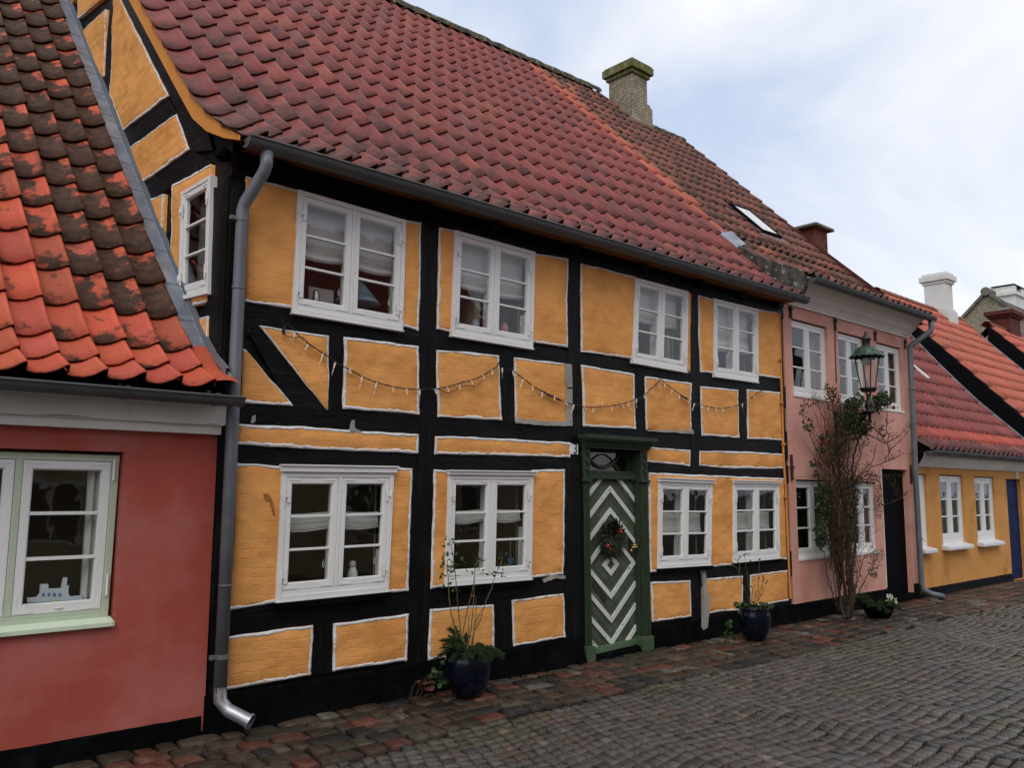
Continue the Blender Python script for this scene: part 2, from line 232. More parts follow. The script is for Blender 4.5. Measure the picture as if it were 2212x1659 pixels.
# ------------------------------------------------------------------ mesh builder
OFF={}
def tag(o,label=None,cat=None,group=None,kind=None):
    if label: o['label']=label
    if cat: o['category']=cat
    if group: o['group']=group
    if kind: o['kind']=kind
    return o
def thing(name,loc,label,cat,group=None):
    o=bpy.data.objects.new(name,None); o.empty_display_size=.1; C.objects.link(o); o.location=loc
    OFF[o.name]=np.array(loc,float); return tag(o,label,cat,group)
class MB:
    def __init__(s): s.v=[]; s.f=[]; s.m=[]; s.mats=[]; s.col=[]; s.cur=0; s.c=(1,1,1,1)
    def mat(s,name):
        if name not in s.mats: s.mats.append(name)
        s.cur=s.mats.index(name); return s
    def add(s,vs,fs):
        k=len(s.v); s.v+= [tuple(map(float,q)) for q in vs]; s.col+=[s.c]*len(vs)
        for f in fs: s.f.append([k+i for i in f]); s.m.append(s.cur)
    def hexa(s,b,t):  # bottom 4 pts, top 4 pts (same winding)
        s.add(list(b)+list(t),[(3,2,1,0),(4,5,6,7),(0,1,5,4),(1,2,6,5),(2,3,7,6),(3,0,4,7)])
    def box(s,x0,x1,y0,y1,z0,z1):
        s.hexa([(x0,y0,z0),(x1,y0,z0),(x1,y1,z0),(x0,y1,z0)],[(x0,y0,z1),(x1,y0,z1),(x1,y1,z1),(x0,y1,z1)])
    def grid(s,G):  # G: list of rows of points
        n=len(G); m_=len(G[0]); s.add([p for r_ in G for p in r_],[(i*m_+j,i*m_+j+1,(i+1)*m_+j+1,(i+1)*m_+j) for i in range(n-1) for j in range(m_-1)])
    def tube(s,pts,r,n=8,caps=True):
        pts=[Vector(p) for p in pts]; rs=r if isinstance(r,(list,tuple)) else [r]*len(pts)
        rows=[]; prev=None
        for i,p in enumerate(pts):
            d=(pts[min(i+1,len(pts)-1)]-pts[max(i-1,0)])
            if d.length<1e-7: d=Vector((0,0,1))
            d.normalize()
            if prev is None: a=d.orthogonal().normalized()
            else:
                a=prev-d*prev.dot(d)
                a=a.normalized() if a.length>1e-5 else d.orthogonal().normalized()
            prev=a; b=d.cross(a)
            rows.append([p+(a*math.cos(2*math.pi*k/n)+b*math.sin(2*math.pi*k/n))*rs[i] for k in range(n)])
        vs=[q for r_ in rows for q in r_]; fs=[]
        for i in range(len(rows)-1):
            for k in range(n): fs.append((i*n+k,i*n+(k+1)%n,(i+1)*n+(k+1)%n,(i+1)*n+k))
        if caps: fs.append(tuple(range(n-1,-1,-1))); fs.append(tuple((len(rows)-1)*n+k for k in range(n)))
        s.add(vs,fs)
    def lathe(s,prof,c=(0,0,0),n=24,wob=None):
        vs=[];fs=[]
        for i,(r,z) in enumerate(prof):
            for k in range(n):
                a=2*math.pi*k/n; rr=r*(1 if wob is None else wob(i,k)); vs.append((c[0]+rr*math.cos(a),c[1]+rr*math.sin(a),c[2]+z))
        for i in range(len(prof)-1):
            for k in range(n): fs.append((i*n+k,i*n+(k+1)%n,(i+1)*n+(k+1)%n,(i+1)*n+k))
        fs.append(tuple(range(n-1,-1,-1))); fs.append(tuple((len(prof)-1)*n+k for k in range(n)))
        s.add(vs,fs)
    def prism(s,poly,d):  # poly world pts (planar), extruded by vector d
        n=len(poly); d=np.array(d); q=[tuple(np.array(p)+d) for p in poly]
        s.add(list(poly)+q,[tuple(range(n)),tuple(range(2*n-1,n-1,-1))]+[(i,i+n,(i+1)%n+n,(i+1)%n) for i in range(n)])
    def ball(s,c,r,n=8,sz=1.):
        prof=[(max(r*math.sin(math.pi*i/n),1e-4),-r*sz*math.cos(math.pi*i/n)) for i in range(n+1)]; s.lathe(prof,c,n*2)
    def build(s,name,parent=None,mat=None,smooth=False,origin=None,bevel=0,kind=None):
        if mat and not s.mats: s.mats=[mat]
        off=np.zeros(3)
        if parent is not None: off=OFF[parent.name]
        elif origin is not None: off=np.array(origin,float)
        me=bpy.data.meshes.new(name); V=np.array(s.v)-off
        me.from_pydata(V.tolist(),[],s.f)
        for m_ in s.mats: me.materials.append(MATS[m_])
        if len(s.mats)>1: me.polygons.foreach_set('material_index',s.m)
        if any(c!=(1,1,1,1) for c in s.col[:50]+s.col[-50:]):
            a=me.attributes.new('Col','FLOAT_COLOR','POINT'); a.data.foreach_set('color',np.array(s.col).ravel())
        if smooth: me.polygons.foreach_set('use_smooth',[True]*len(s.f))
        o=bpy.data.objects.new(name,me); C.objects.link(o)
        if parent is not None: o.parent=parent; OFF[o.name]=off
        elif origin is not None: o.location=origin; OFF[o.name]=off
        else: OFF[o.name]=off
        if bevel:
            bm=o.modifiers.new('bevel','BEVEL'); bm.width=bevel; bm.segments=2; bm.limit_method='ANGLE'
        if kind: o['kind']=kind
        me.update(); return o
def clone(o,parent=None):
    c=o.copy(); C.objects.link(c); OFF[c.name]=OFF[o.name]
    if parent is not None: c.parent=parent
    for ch in [k for k in bpy.data.objects if k.parent==o and k is not c]: clone(ch,c)
    return c
# ------------------------------------------------------------------ generic builders
def resample(pl,n):
    pl=[np.array(p,float) for p in pl]; d=[0]
    for i in range(1,len(pl)): d.append(d[-1]+np.linalg.norm(pl[i]-pl[i-1]))
    out=[]
    for k in range(n):
        t=d[-1]*k/(n-1); i=1
        while i<len(d)-1 and d[i]<t: i+=1
        u=(t-d[i-1])/max(d[i]-d[i-1],1e-9); out.append(pl[i-1]*(1-u)+pl[i]*u)
    return out
def panel(A,B,parent,sides='abse',nrm=(0,-1,0),proud=.016,holes=(),mat='ochre',wo=.0225,thick=.05):
    """rendered brick infill between polylines A (left, top to bottom) and B (right); sides with a limewashed edge: a,b,s(top),e(bottom)"""
    nrm=np.array(nrm,float)
    la=sum(np.linalg.norm(np.array(A[i+1])-A[i]) for i in range(len(A)-1)); 
    w=max(np.linalg.norm(np.array(A[0])-B[0]),np.linalg.norm(np.array(A[-1])-B[-1]))
    n=max(6,int(la/.03)); m_=max(6,int(w/.03))
    a=resample(A,n+1); b=resample(B,n+1)
    sd=random.random()*50
    def pt(u,v,d):
        i=min(int(v*n),n-1); f=v*n-i
        pa=a[i]*(1-f)+a[i+1]*f; pb=b[i]*(1-f)+b[i+1]*f; q=pa*(1-u)+pb*u
        k=.007
        dx=nz(q,6,sd)*k; dz=nz(q,6,sd+9)*k
        q=q+np.array([dx if abs(nrm[1])>.5 else 0,dx if abs(nrm[0])>.5 else 0,dz])
        e=min(u*w,(1-u)*w,v*la,(1-v)*la)
        pil=.008*min(1,e/.06)+nz(q,3.2,sd)*.008+nz((q[0]*1.,q[1],q[2]*2.4),7,sd)*.006+nz((q[0],q[1],q[2]*1.8),15,sd)*.0025
        return q+nrm*(proud+pil+d)
    mb=MB(); G=[[pt(j/m_,i/n,0) for j in range(m_+1)] for i in range(n+1)]
    vs=[p for r_ in G for p in r_]; fs=[]
    for i in range(n):
        for j in range(m_):
            c=(G[i][j]+G[i+1][j+1])/2
            if any(h(c) for h in holes): continue
            fs.append((i*(m_+1)+j,(i+1)*(m_+1)+j,(i+1)*(m_+1)+j+1,i*(m_+1)+j+1))
    k=len(vs); ring=[(0,j) for j in range(m_+1)]+[(i,m_) for i in range(1,n+1)]+[(n,j) for j in range(m_-1,-1,-1)]+[(i,0) for i in range(n-1,0,-1)]
    vs+=[G[i][j]-nrm*thick for i,j in ring]; R=len(ring)
    for t in range(R):
        i,j=ring[t]; i2,j2=ring[(t+1)%R]; fs.append((i*(m_+1)+j,i2*(m_+1)+j2,k+(t+1)%R,k+t))
    mb.add(vs,fs); o=mb.build('infill_panel',parent,mat,smooth=True)
    ml=MB()
    for s_ in sides:
        if s_=='e' and sides=='se': ml.build('limewash_edge',o,'lime_white',smooth=True); ml=MB()
        row=[]; cnt=max(8,int((la if s_ in 'ab' else w)/.018))
        for t in range(cnt+1):
            q=t/cnt; wv=wo*(1+.55*noise.noise(Vector((q*cnt*.10+sd,sd,0)))+.45*noise.noise(Vector((q*cnt*.45+sd,sd,3)))); 
            if s_=='a': p0,p1=(0,q),(wv/w,q)
            elif s_=='b': p0,p1=(1,q),(1-wv/w,q)
            elif s_=='s': p0,p1=(q,0),(q,wv/la)
            else: p0,p1=(q,1),(q,1-wv/la)
            mid=((p0[0]+p1[0])/2,(p0[1]+p1[1])/2)
            row.append([pt(*p0,-.012),pt(*p0,.0012),pt(*mid,.0028),pt(*p1,.0022),pt(*p1,-.003)])
        ml.grid(row)
    if sides: ml.build('limewash_edge',o,'lime_white',smooth=True)
    return o
def timber(name,parent,pts,nrm=(0,-1,0),proud=.004,mat='tar_black',thick=.10):
    nrm=np.array(nrm,float); mb=MB(); tl,tr,br,bl=[np.array(p,float) for p in pts]
    L_=np.linalg.norm(tr-tl); H_=np.linalg.norm(bl-tl); n=max(2,int(L_/.12)); m_=max(2,int(H_/.12))
    sd=random.random()*30
    G=[]
    for i in range(m_+1):
        G.append([])
        for j in range(n+1):
            q=(tl*(1-j/n)+tr*j/n)*(1-i/m_)+(bl*(1-j/n)+br*j/n)*(i/m_)
            G[-1].append(q+nrm*(proud+.004*nz(q,4,sd)))
    mb.grid(G)
    def edge(ps): mb.grid([[p for p in ps],[p-nrm*thick for p in ps]])
    edge(G[0]); edge(G[-1]); edge([r_[0] for r_ in G]); edge([r_[-1] for r_ in G])
    return mb.build(name,parent,mat,smooth=False)
def holed(x0,x1,z0,z1,holes,y,thick,mb,swap=False):
    xs=sorted(set([x0,x1]+[v for h in holes for v in h[:2] if x0<v<x1])); zs=sorted(set([z0,z1]+[v for h in holes for v in h[2:] if z0<v<z1]))
    for i in range(len(xs)-1):
        for j in range(len(zs)-1):
            cx_,cz_=(xs[i]+xs[i+1])/2,(zs[j]+zs[j+1])/2
            if any(h[0]<cx_<h[1] and h[2]<cz_<h[3] for h in holes): continue
            mb.box(xs[i],xs[i+1],y,y+thick,zs[j],zs[j+1])
def render_wall(parent,name,mat,x0,x1,z0,z1,holes,y=0.,step=.12,depth=.25,reveal=.1,revmat=None):
    """one continuous rendered wall face with real reveals round its openings"""
    mb=MB(); xs=set([x0,x1]); zs=set([z0,z1])
    for h in holes: xs|={h[0],h[1]}; zs|={h[2],h[3]}
    def dens(s_):
        s_=sorted(s_); o=[]
        for a_,b_ in zip(s_,s_[1:]):
            k=max(1,int(round((b_-a_)/step))); o+=[a_+(b_-a_)*t/k for t in range(k)]
        return o+[s_[-1]]
    xs,zs=dens(xs),dens(zs); nx_=len(xs)
    inh=lambda x,z:any(h[0]-1e-6<=x<=h[1]+1e-6 and h[2]-1e-6<=z<=h[3]+1e-6 for h in holes)
    V=[(x,y+(0 if inh(x,z) else .008*nz((x,0,z),1.7,y*3)),z) for z in zs for x in xs]; Fc=[]
    for j in range(len(zs)-1):
        for i in range(nx_-1):
            cx_,cz_=(xs[i]+xs[i+1])/2,(zs[j]+zs[j+1])/2
            if any(h[0]<cx_<h[1] and h[2]<cz_<h[3] for h in holes): continue
            Fc.append((j*nx_+i,j*nx_+i+1,(j+1)*nx_+i+1,(j+1)*nx_+i))
    mb.mat(mat); mb.add(V,Fc)
    if revmat: mb.mat(revmat)
    for h in holes:
        a0,a1,b0,b1=h; d=y+depth
        for q in (((a0,b0),(a0,b1)),((a0,b1),(a1,b1)),((a1,b1),(a1,b0)),((a1,b0),(a0,b0))):
            (p0,p1),(p2,p3)=q; mb.add([(p0,y,p1),(p2,y,p3),(p2,d,p3),(p0,d,p1)],[(0,1,2,3)])
    mb.mat(mat)
    for q in (((x0,z0),(x0,z1)),((x0,z1),(x1,z1)),((x1,z1),(x1,z0))):
        (p0,p1),(p2,p3)=q; mb.add([(p0,y,p1),(p2,y,p3),(p2,y+depth,p3),(p0,y+depth,p1)],[(0,1,2,3)])
    return mb.build(name,parent,smooth=False)
class Quad:
    """local frame of a window: a to the right, b up, d outward, mapped on four measured corners"""
    def __init__(s,tl,tr,br,bl,n=(0,-1,0)):
        s.tl,s.tr,s.br,s.bl=[np.array(q,float) for q in (tl,tr,br,bl)]; s.n=np.array(n,float)
        s.w=(np.linalg.norm(s.tr-s.tl)+np.linalg.norm(s.br-s.bl))/2; s.h=(np.linalg.norm(s.bl-s.tl)+np.linalg.norm(s.br-s.tr))/2
    def p(s,a,b,d=0):
        u=a/s.w; v=b/s.h; return (s.bl*(1-u)+s.br*u)*(1-v)+(s.tl*(1-u)+s.tr*u)*v+s.n*d
    def box(s,mb,a0,a1,b0,b1,d0,d1):
        f=lambda d:[s.p(a0,b0,d),s.p(a1,b0,d),s.p(a1,b1,d),s.p(a0,b1,d)]; mb.hexa(f(d0),f(d1))
def window(parent,Q,name='window',fr=.040,sash=.044,mull=.026,rows=3,ncas=2,proud=.03,frame_mat='white_paint',sash_mat='sash_white',hinges=True,header=None,irons=False,sill=0,deep=.12,bar=.018,sub=None,bsill=0.03,hook=False):
    W_,H_=Q.w,Q.h; mb=MB()
    b0=fr+bsill
    Q.box(mb,0,fr,0,H_,-deep,proud); Q.box(mb,W_-fr,W_,0,H_,-deep,proud)
    Q.box(mb,fr,W_-fr,H_-fr,H_,-deep,proud-.002); Q.box(mb,fr,W_-fr,0,fr*.9,-deep,proud+.004); Q.box(mb,fr,W_-fr,fr*.9,b0,-deep,proud-.006)
    cw=(W_-2*fr-(ncas-1)*mull)/ncas
    for k in range(1,ncas):
        x=fr+k*cw+(k-1)*mull; Q.box(mb,x,x+mull,b0,H_-fr,-deep,proud-.003)
    if frame_mat!='mint_paint':   # small outer bead
        Q.box(mb,-.004,W_+.004,-.012,-.0005,-deep,proud+.012)
    fo=mb.build(name,parent,frame_mat,bevel=.003)
    if header:
        mh=MB(); q=header; Q.box(mh,-.012,W_+.015,H_+.001,H_+q,-.02,proud+.02); Q.box(mh,-.02,W_+.022,H_+q,H_+q+.012,-.02,proud+.035); mh.build('drip_cap',fo,'white_paint',bevel=.002)
    if sill:
        mh=MB(); Q.box(mh,-.005,W_+.005,-.055,-.0125,-.04,proud+.03); mh.build('sill',fo,'tar_plinth')
    d1=proud-.008
    glassmb=MB()
    for k in range(ncas):
        a0=fr+k*(cw+mull)+.003; a1=a0+cw-.006; c0=b0+.003; c1=H_-fr-.003; m_=MB()
        Q.box(m_,a0,a0+sash,c0,c1,d1-.045,d1); Q.box(m_,a1-sash,a1,c0,c1,d1-.045,d1)
        Q.box(m_,a0+sash,a1-sash,c1-sash,c1,d1-.045,d1-.001); Q.box(m_,a0+sash,a1-sash,c0,c0+sash*1.1,d1-.045,d1-.001)
        g0,g1,h0,h1=a0+sash,a1-sash,c0+sash*1.1,c1-sash
        li=.008
        Q.box(m_,g0,g0+li,h0,h1,d1-.04,d1-.010); Q.box(m_,g1-li,g1,h0,h1,d1-.04,d1-.010); Q.box(m_,g0+li,g1-li,h1-li,h1,d1-.04,d1-.011); Q.box(m_,g0+li,g1-li,h0,h0+li,d1-.04,d1-.011)
        for r_ in range(1,rows):
            z=h0+(h1-h0)*r_/rows; Q.box(m_,g0+li,g1-li,z-bar/2,z+bar/2,d1-.04,d1-.006)
        if irons:
            for (ax_,sgn) in ((a0,1),(a1,-1)):
                for (bz,sv) in ((c0,1),(c1,-1)):
                    x0_,x1_=sorted((ax_+sgn*.006,ax_+sgn*.026)); z0_,z1_=sorted((bz+sv*.006,bz+sv*.11)); Q.box(m_,x0_,x1_,z0_,z1_,d1,d1+.003)
                    x0_,x1_=sorted((ax_+sgn*.026,ax_+sgn*.12)); z0_,z1_=sorted((bz+sv*.006,bz+sv*.026)); Q.box(m_,x0_,x1_,z0_,z1_,d1,d1+.0032)
        m_.build('casement',fo,sash_mat,bevel=.002)
        ps=[Q.p(g0,h0,d1-.02),Q.p(g1,h0,d1-.02),Q.p(g1,h1,d1-.02),Q.p(g0,h1,d1-.02)]
        glassmb.add(ps,[(0,1,2,3)])
        if hook:
            hk=MB(); c=Q.p(g1-.02,h0+.12,-.075); hk.tube([c+np.array([.008*math.sin(t),0,.021*math.cos(t)]) for t in np.linspace(0,6,14)],.0025,5); hk.tube([c+np.array([0,0,.021]),c+np.array([.004,0,.045])],.002,5); hk.build('catch_hook',fo,'sash_white')
    glassmb.build('pane',fo,'pane_glass')
    if hinges:
        for k,zz in ((0,.17),(0,.80),(1,.17),(1,.80)):
            h=MB(); x=fr if k==0 else W_-fr; s_=1 if k==0 else -1; z=H_*zz
            xs=sorted((x-s_*.016,x+s_*.036)); Q.box(h,xs[0],xs[1],z,z+.038,proud-.001,proud+.006)
            xs=sorted((x+s_*.01,x+s_*.034)); Q.box(h,xs[0],xs[1],z-.04,z+.075,proud-.001,proud+.0045)
            h.tube([Q.p(x-s_*.012,z-.01,proud+.008),Q.p(x-s_*.012,z+.05,proud+.008)],.007,6)
            h.tube([Q.p(x-s_*.012,z-.01,proud+.008),Q.p(x-s_*.02,z-.03,proud+.014),Q.p(x-s_*.008,z-.05,proud+.01),Q.p(x-s_*.016,z-.065,proud+.008)],.003,5)
            h.build('hinge',fo,'white_paint')
    return fo
def blind(Q,label,drop=.5,a0=.06,a1=None,sag=.02,d=-.11,group='white roman blinds hanging in the windows'):
    a1=Q.w-.06 if a1 is None else a1; mb=MB(); n=40; m_=26; top=Q.h-.03; bot=Q.h*(1-drop); G=[]; sd=random.random()*20
    for i in range(n+1):
        v=i/n; row=[]
        for j in range(m_+1):
            u=j/m_; z=top+(bot-top)*v; z-=sag*math.sin(math.pi*((u*2)%1))*v*v+.006*math.sin(u*9+sd)
            fold=max(0,v-.66)/.34
            dd=d+.028*fold*abs(math.sin(v*math.pi*9))+.006*noise.noise(Vector((u*4,v*6,sd)))
            row.append(Q.p(a0+(a1-a0)*u,z,dd))
        G.append(row)
    mb.grid(G); c=Q.p((a0+a1)/2,top,d)
    o=mb.build('roman_blind',None,'curtain',smooth=True,origin=c); return tag(o,label,'window blind',group)
def tile_roof(parent,x0,x1,w,ys,S,colf,name='tiled_roof',lip=.03,amp=.02,skip=None,jit=1.,mat='clay_tile'):
    """pantiles laid in columns and courses; every tile real relief, one mesh because tiles are surface pattern"""
    tt=np.array([0,.05,.15,.3,.45,.6,.73,.84,.92,.975,.995,1.]); hh=np.array([-.55,-.8,-1.,-1.,-.85,-.45,.2,.9,1.3,1.4,1.25,-.5])*amp
    ncol=int(round((x1-x0)/w)); al=np.array([0,.5,1.]); V=[];Fq=[];CO=[];WESH=[]; k=0; T=len(tt)
    for i in range(ncol):
        for j in range(len(ys)-1):
            if skip and skip(x0+(i+.5)*w,(ys[j]+ys[j+1])/2): continue
            ya,yb=ys[j],ys[j+1]+.03
            rx=(random.random()-.5)*.008*jit; rl=(random.random()-.5)*.008*jit; rk=(random.random()-.5)*.012*jit
            col,wz=colf(i,j,x0+(i+.5)*w,(ya+yb)/2)
            for r_ in range(5):
                u=al[r_] if r_<3 else (0 if r_==3 else .16); y=ya+(yb-ya)*u
                for t,h in zip(tt,hh):
                    x=x0+(i+t)*w+rx+rk*(1-u); z=S(x,y); e_=.02; sl_=(S(x,y+e_)-S(x,y-e_))/(2*e_); nl=math.sqrt(1+sl_*sl_); ny,nz_=-sl_/nl,1/nl
                    H=h+(lip+rl)*(1-(u if r_<3 else 0))+(.004 if r_<3 else -.011)
                    V.append((x,y+ny*H,z+nz_*H)); kq=1.22 if .86<t<.97 else 1.; CO.append((min(col[0]*kq,1),col[1]*kq*1.05,col[2]*kq*1.08,1)); WESH.append(wz+.20*(1-u)-.07+(.05 if t<.7 else -.04) if r_<3 else wz+.3)  # crest highlights and wear tinted in; lip undersides darkened to deepen their shade
            for r_ in (0,1):
                for t in range(T-1): Fq.append((k+r_*T+t,k+r_*T+t+1,k+(r_+1)*T+t+1,k+(r_+1)*T+t))
            for t in range(T-1): Fq.append((k+3*T+t,k+3*T+t+1,k+t+1,k+t)); Fq.append((k+4*T+t,k+4*T+t+1,k+3*T+t+1,k+3*T+t))
            k+=5*T
    off=OFF[parent.name]; me=bpy.data.meshes.new(name); me.from_pydata((np.array(V)-off).tolist(),[],Fq)
    a=me.attributes.new('Col','FLOAT_COLOR','POINT'); a.data.foreach_set('color',np.array(CO).ravel())
    a=me.attributes.new('Wea','FLOAT','POINT'); a.data.foreach_set('value',WESH)
    me.materials.append(MATS[mat]); sm=[True]*len(Fq); me.polygons.foreach_set('use_smooth',sm)
    o=bpy.data.objects.new(name,me); C.objects.link(o); o.parent=parent; OFF[o.name]=off
    return o
def underroof(parent,x0,x1,ys,S,d=.045,t=.04,mat='tar_black',name='roof_boarding'):
    mb=MB()
    for ya,yb in zip(ys,ys[1:]):
        mb.hexa([(x0,ya,S(x0,ya)-d-t),(x1,ya,S(x1,ya)-d-t),(x1,yb,S(x1,yb)-d-t),(x0,yb,S(x0,yb)-d-t)],[(x0,ya,S(x0,ya)-d),(x1,ya,S(x1,ya)-d),(x1,yb,S(x1,yb)-d),(x0,yb,S(x0,yb)-d)])
    return mb.build(name,parent,mat)
def gutter(parent,x0,x1,y,zf,r=.062,brk=(),mat='zinc_gutter'):
    n=max(8,int((x1-x0)/.4)); G=[]; mb=MB()
    for i in range(n+1):
        x=x0+(x1-x0)*i/n; row=[]
        for k in range(13):
            a=math.pi+math.pi*k/12; row.append((x,y+r*math.cos(a),zf(x)+r*math.sin(a)))
        for k in range(12,-1,-1):
            a=math.pi+math.pi*k/12; row.append((x,y+(r-.005)*math.cos(a),zf(x)+(r-.005)*math.sin(a)+.001))
        row.append(row[0]); G.append(row)
    mb.grid(G)
    for x in (x0,x1):
        z=zf(x); mb.add([(x,y+r*math.cos(math.pi+math.pi*k/12),z+r*math.sin(math.pi+math.pi*k/12)) for k in range(13)],[tuple(range(13))])
    mb.tube([(x0+(x1-x0)*i/n,y-r-.004,zf(x0+(x1-x0)*i/n)+.002) for i in range(n+1)],.009,6)
    o=mb.build('gutter',parent,mat,smooth=False)
    src=None
    for x in brk:
        if src is None:
            b=MB(); G=[]
            for dx in (-.014,.014): G.append([(x+dx,y+(r+.004)*math.cos(math.pi+math.pi*k/12),zf(x)+(r+.004)*math.sin(math.pi+math.pi*k/12)) for k in range(13)]+[(x+dx,y+r+.03,zf(x)+.05)])
            b.grid(G); b.box(x-.014,x+.014,y-r-.018,y-r+.004,zf(x)-.004,zf(x)+.018); src=b.build('gutter_bracket',o,mat); xs=x
        else:
            c=src.copy(); C.objects.link(c); c.parent=o; c.location=(x-xs,0,zf(x)-zf(xs)); OFF[c.name]=OFF[src.name]
    return o
def leaf(mb,p,d,size,col,wid=.55,up=None):
    d=Vector(d).normalized(); s_=d.cross(Vector((random.gauss(0,1),random.gauss(0,1),random.gauss(0,1)))).normalized(); n_=d.cross(s_)
    p=Vector(p); mb.c=(col[0],col[1],col[2],1)
    a,b=size,size*wid/2
    vs=[p,p+d*a*.3+s_*b,p+d*a*.7+s_*b*.8,p+d*a-n_*a*.12,p+d*a*.7-s_*b*.8,p+d*a*.3-s_*b,p+d*a*.5-n_*a*.04]
    vs[1]+=n_*a*.08; vs[5]+=n_*a*.08
    mb.add(vs,[(0,1,6),(1,2,6),(2,3,6),(3,4,6),(4,5,6),(5,0,6)])
def vary(c,k=.3,h=.12):
    f=1+random.uniform(-k,k); return (c[0]*f*(1+random.uniform(-h,h)),c[1]*f,c[2]*f)
# ================================================================== SETTING: ground, pavement, road
def road_edge(x): return -1.10-.05*math.sin(x*.9)-.018*max(0,x-6)+.03*math.sin(x*3.1)
mb=MB(); mb.add([(-300,-300,-.045),(400,-300,-.045),(400,300,-.045),(-300,300,-.045)],[(0,1,2,3)]); o=mb.build('ground',None,'dark_soil'); o['kind']='structure'
def stones(name,cells,mat,drop=.05):
    """cells: list of (4 corner pts ccw as (x,y), z, colour, dome); rounded paving stones, one mesh"""
    V=[];Fq=[];CO=[];k=0
    for (c,z,col,dome) in cells:
        c=[np.array(q) for q in c]; cen=sum(c)/4
        mids=[(c[i]+c[(i+1)%4])/2 for i in range(4)]
        ring=[]
        for i in range(4):
            ring.append(cen+(c[i]-cen)*.95); ring.append(cen+(mids[i]-cen)*1.0)
        inn=[cen+(q-cen)*.87 for q in ring]
        jz=[random.gauss(0,.0025) for _ in range(8)]
        tilt=(random.gauss(0,.02),random.gauss(0,.02))
        tz=lambda q:tilt[0]*(q[0]-cen[0])+tilt[1]*(q[1]-cen[1])
        for q in ring: V.append((q[0],q[1],z-drop))
        for q in ring: V.append((q[0],q[1],z-dome*1.0+tz(q)))
        for t,q in enumerate(inn): V.append((q[0],q[1],z-dome*.15+jz[t]*.6+tz(q)))
        V.append((cen[0],cen[1],z+jz[0]))
        CO+=[(col[0]*.5,col[1]*.5,col[2]*.5,1)]*8+[(col[0],col[1],col[2],1)]*17
        for i in range(8):
            j=(i+1)%8
            Fq.append((k+i,k+j,k+8+j,k+8+i)); Fq.append((k+8+i,k+8+j,k+16+j,k+16+i)); Fq.append((k+16+i,k+16+j,k+24))
        k+=25
    me=bpy.data.meshes.new(name); me.from_pydata(V,[],Fq)
    a=me.attributes.new('Col','FLOAT_COLOR','POINT'); a.data.foreach_set('color',np.array(CO).ravel())
    me.polygons.foreach_set('use_smooth',[True]*len(Fq)); me.materials.append(MATS[mat])
    o=bpy.data.objects.new(name,me); C.objects.link(o); o['kind']='structure'; return o
STC=[((.115,.040,.026),5),((.055,.035,.025),7),((.060,.048,.033),6),((.022,.021,.020),4),((.125,.055,.036),2),((.12,.11,.09),2),((.042,.032,.021),5),((.14,.09,.06),1)]
pool=[c for c,n in STC for _ in range(n)]
cells=[]
rows=6
xx=-1.2
bounds=[]
for r_ in range(rows+1): bounds.append(r_/rows)
for r_ in range(rows):
    x=-1.2+random.random()*.2
    while x<26:
        w=random.choice([.13,.17,.2,.24,.28])*random.uniform(.9,1.15)
        if 2.68<x<2.95 and r_==1: w=.5
        xn=x+w; g=.008
        def yy(xv,b): 
            e=road_edge(xv); return -.04+(e+.04)*b+ (.025*noise.noise(Vector((xv*3,b*9,2))) if 0<b<1 else 0)
        c=[(x+g+random.uniform(0,.012),yy(x,bounds[r_+1])+g),(xn-g-random.uniform(0,.012),yy(xn,bounds[r_+1])+g),(xn-g-random.uniform(0,.012),yy(xn,bounds[r_])-g),(x+g+random.uniform(0,.012),yy(x,bounds[r_])-g)]
        sk=.05*(r_-2)
        z=.004+random.uniform(-.007,.008)
        cells.append((c,z,vary(random.choice(pool),.25,.06),.008))
        x=xn
stones('pavement',cells,'field_stone')
cells=[]
sw,sd_=.098,.105
def arch(x): 
    w=x+.35*math.sin(x*.83+1.)+.2*math.sin(x*1.9); u=((w/1.5)%1.)-.5; return (.085+.03*math.sin(x*.6))*math.cos(math.pi*u)
for j in range(0,72):
    for i in range(int(-2/sw),int(27/sw)):
        x=i*sw+(j%2)*sw*.5+random.uniform(-.004,.004)
        t=j*sd_
        yb=-1.0-t-arch(x)+.08+.025*noise.noise(Vector((x*1.3,t*1.1,4)))
        if yb>road_edge(x)-.045: continue
        if yb<-8.2: continue
        if x<-.5 and yb<-2: continue
        if x>14 and yb<-6.5: continue
        xa,xb=x-sw/2+.0065,x+sw/2-.0065
        ya=lambda q:-1.0-t-arch(q)+.08+.025*noise.noise(Vector((q*1.3,t*1.1,4)))
        h=(sd_/2-.0066)*random.uniform(.93,1.0)
        lean=.02
        c=[(xa-lean*.3,ya(xa)-h),(xb-lean*.3,ya(xb)-h),(xb+lean*.3,ya(xb)+h),(xa+lean*.3,ya(xa)+h)]
        c=[(q[0]+random.gauss(0,.0028),q[1]+random.gauss(0,.0028)) for q in c]
        g=noise.noise(Vector((x*.6,yb*.8,0)))
        kk=random.random(); base=(.080,.073,.066) if kk<.62 else ((.092,.068,.055) if kk<.82 else ((.048,.046,.042) if kk<.93 else (.115,.10,.082)))
        col=vary(base,.22,.05)
        if g>.1: col=(col[0]*.95,col[1]*1.0,col[2]*.82)
        z=-.004+.012*math.sin(max(0,min(1,(-yb-1.1)/5))*math.pi)*3+random.gauss(0,.003)+.012*noise.noise(Vector((x*1.1,yb*1.1,7)))
        cells.append((c,z,col,.009))
stones('road',cells,'sett_stone')
# ================================================================== YELLOW TIMBERED HOUSE
XG=2.64
X0,X1=2.64,10.60
H=thing('timbered_house',(6.6,0,0),'orange and black half timbered house with red tiled roof and green front door','house')
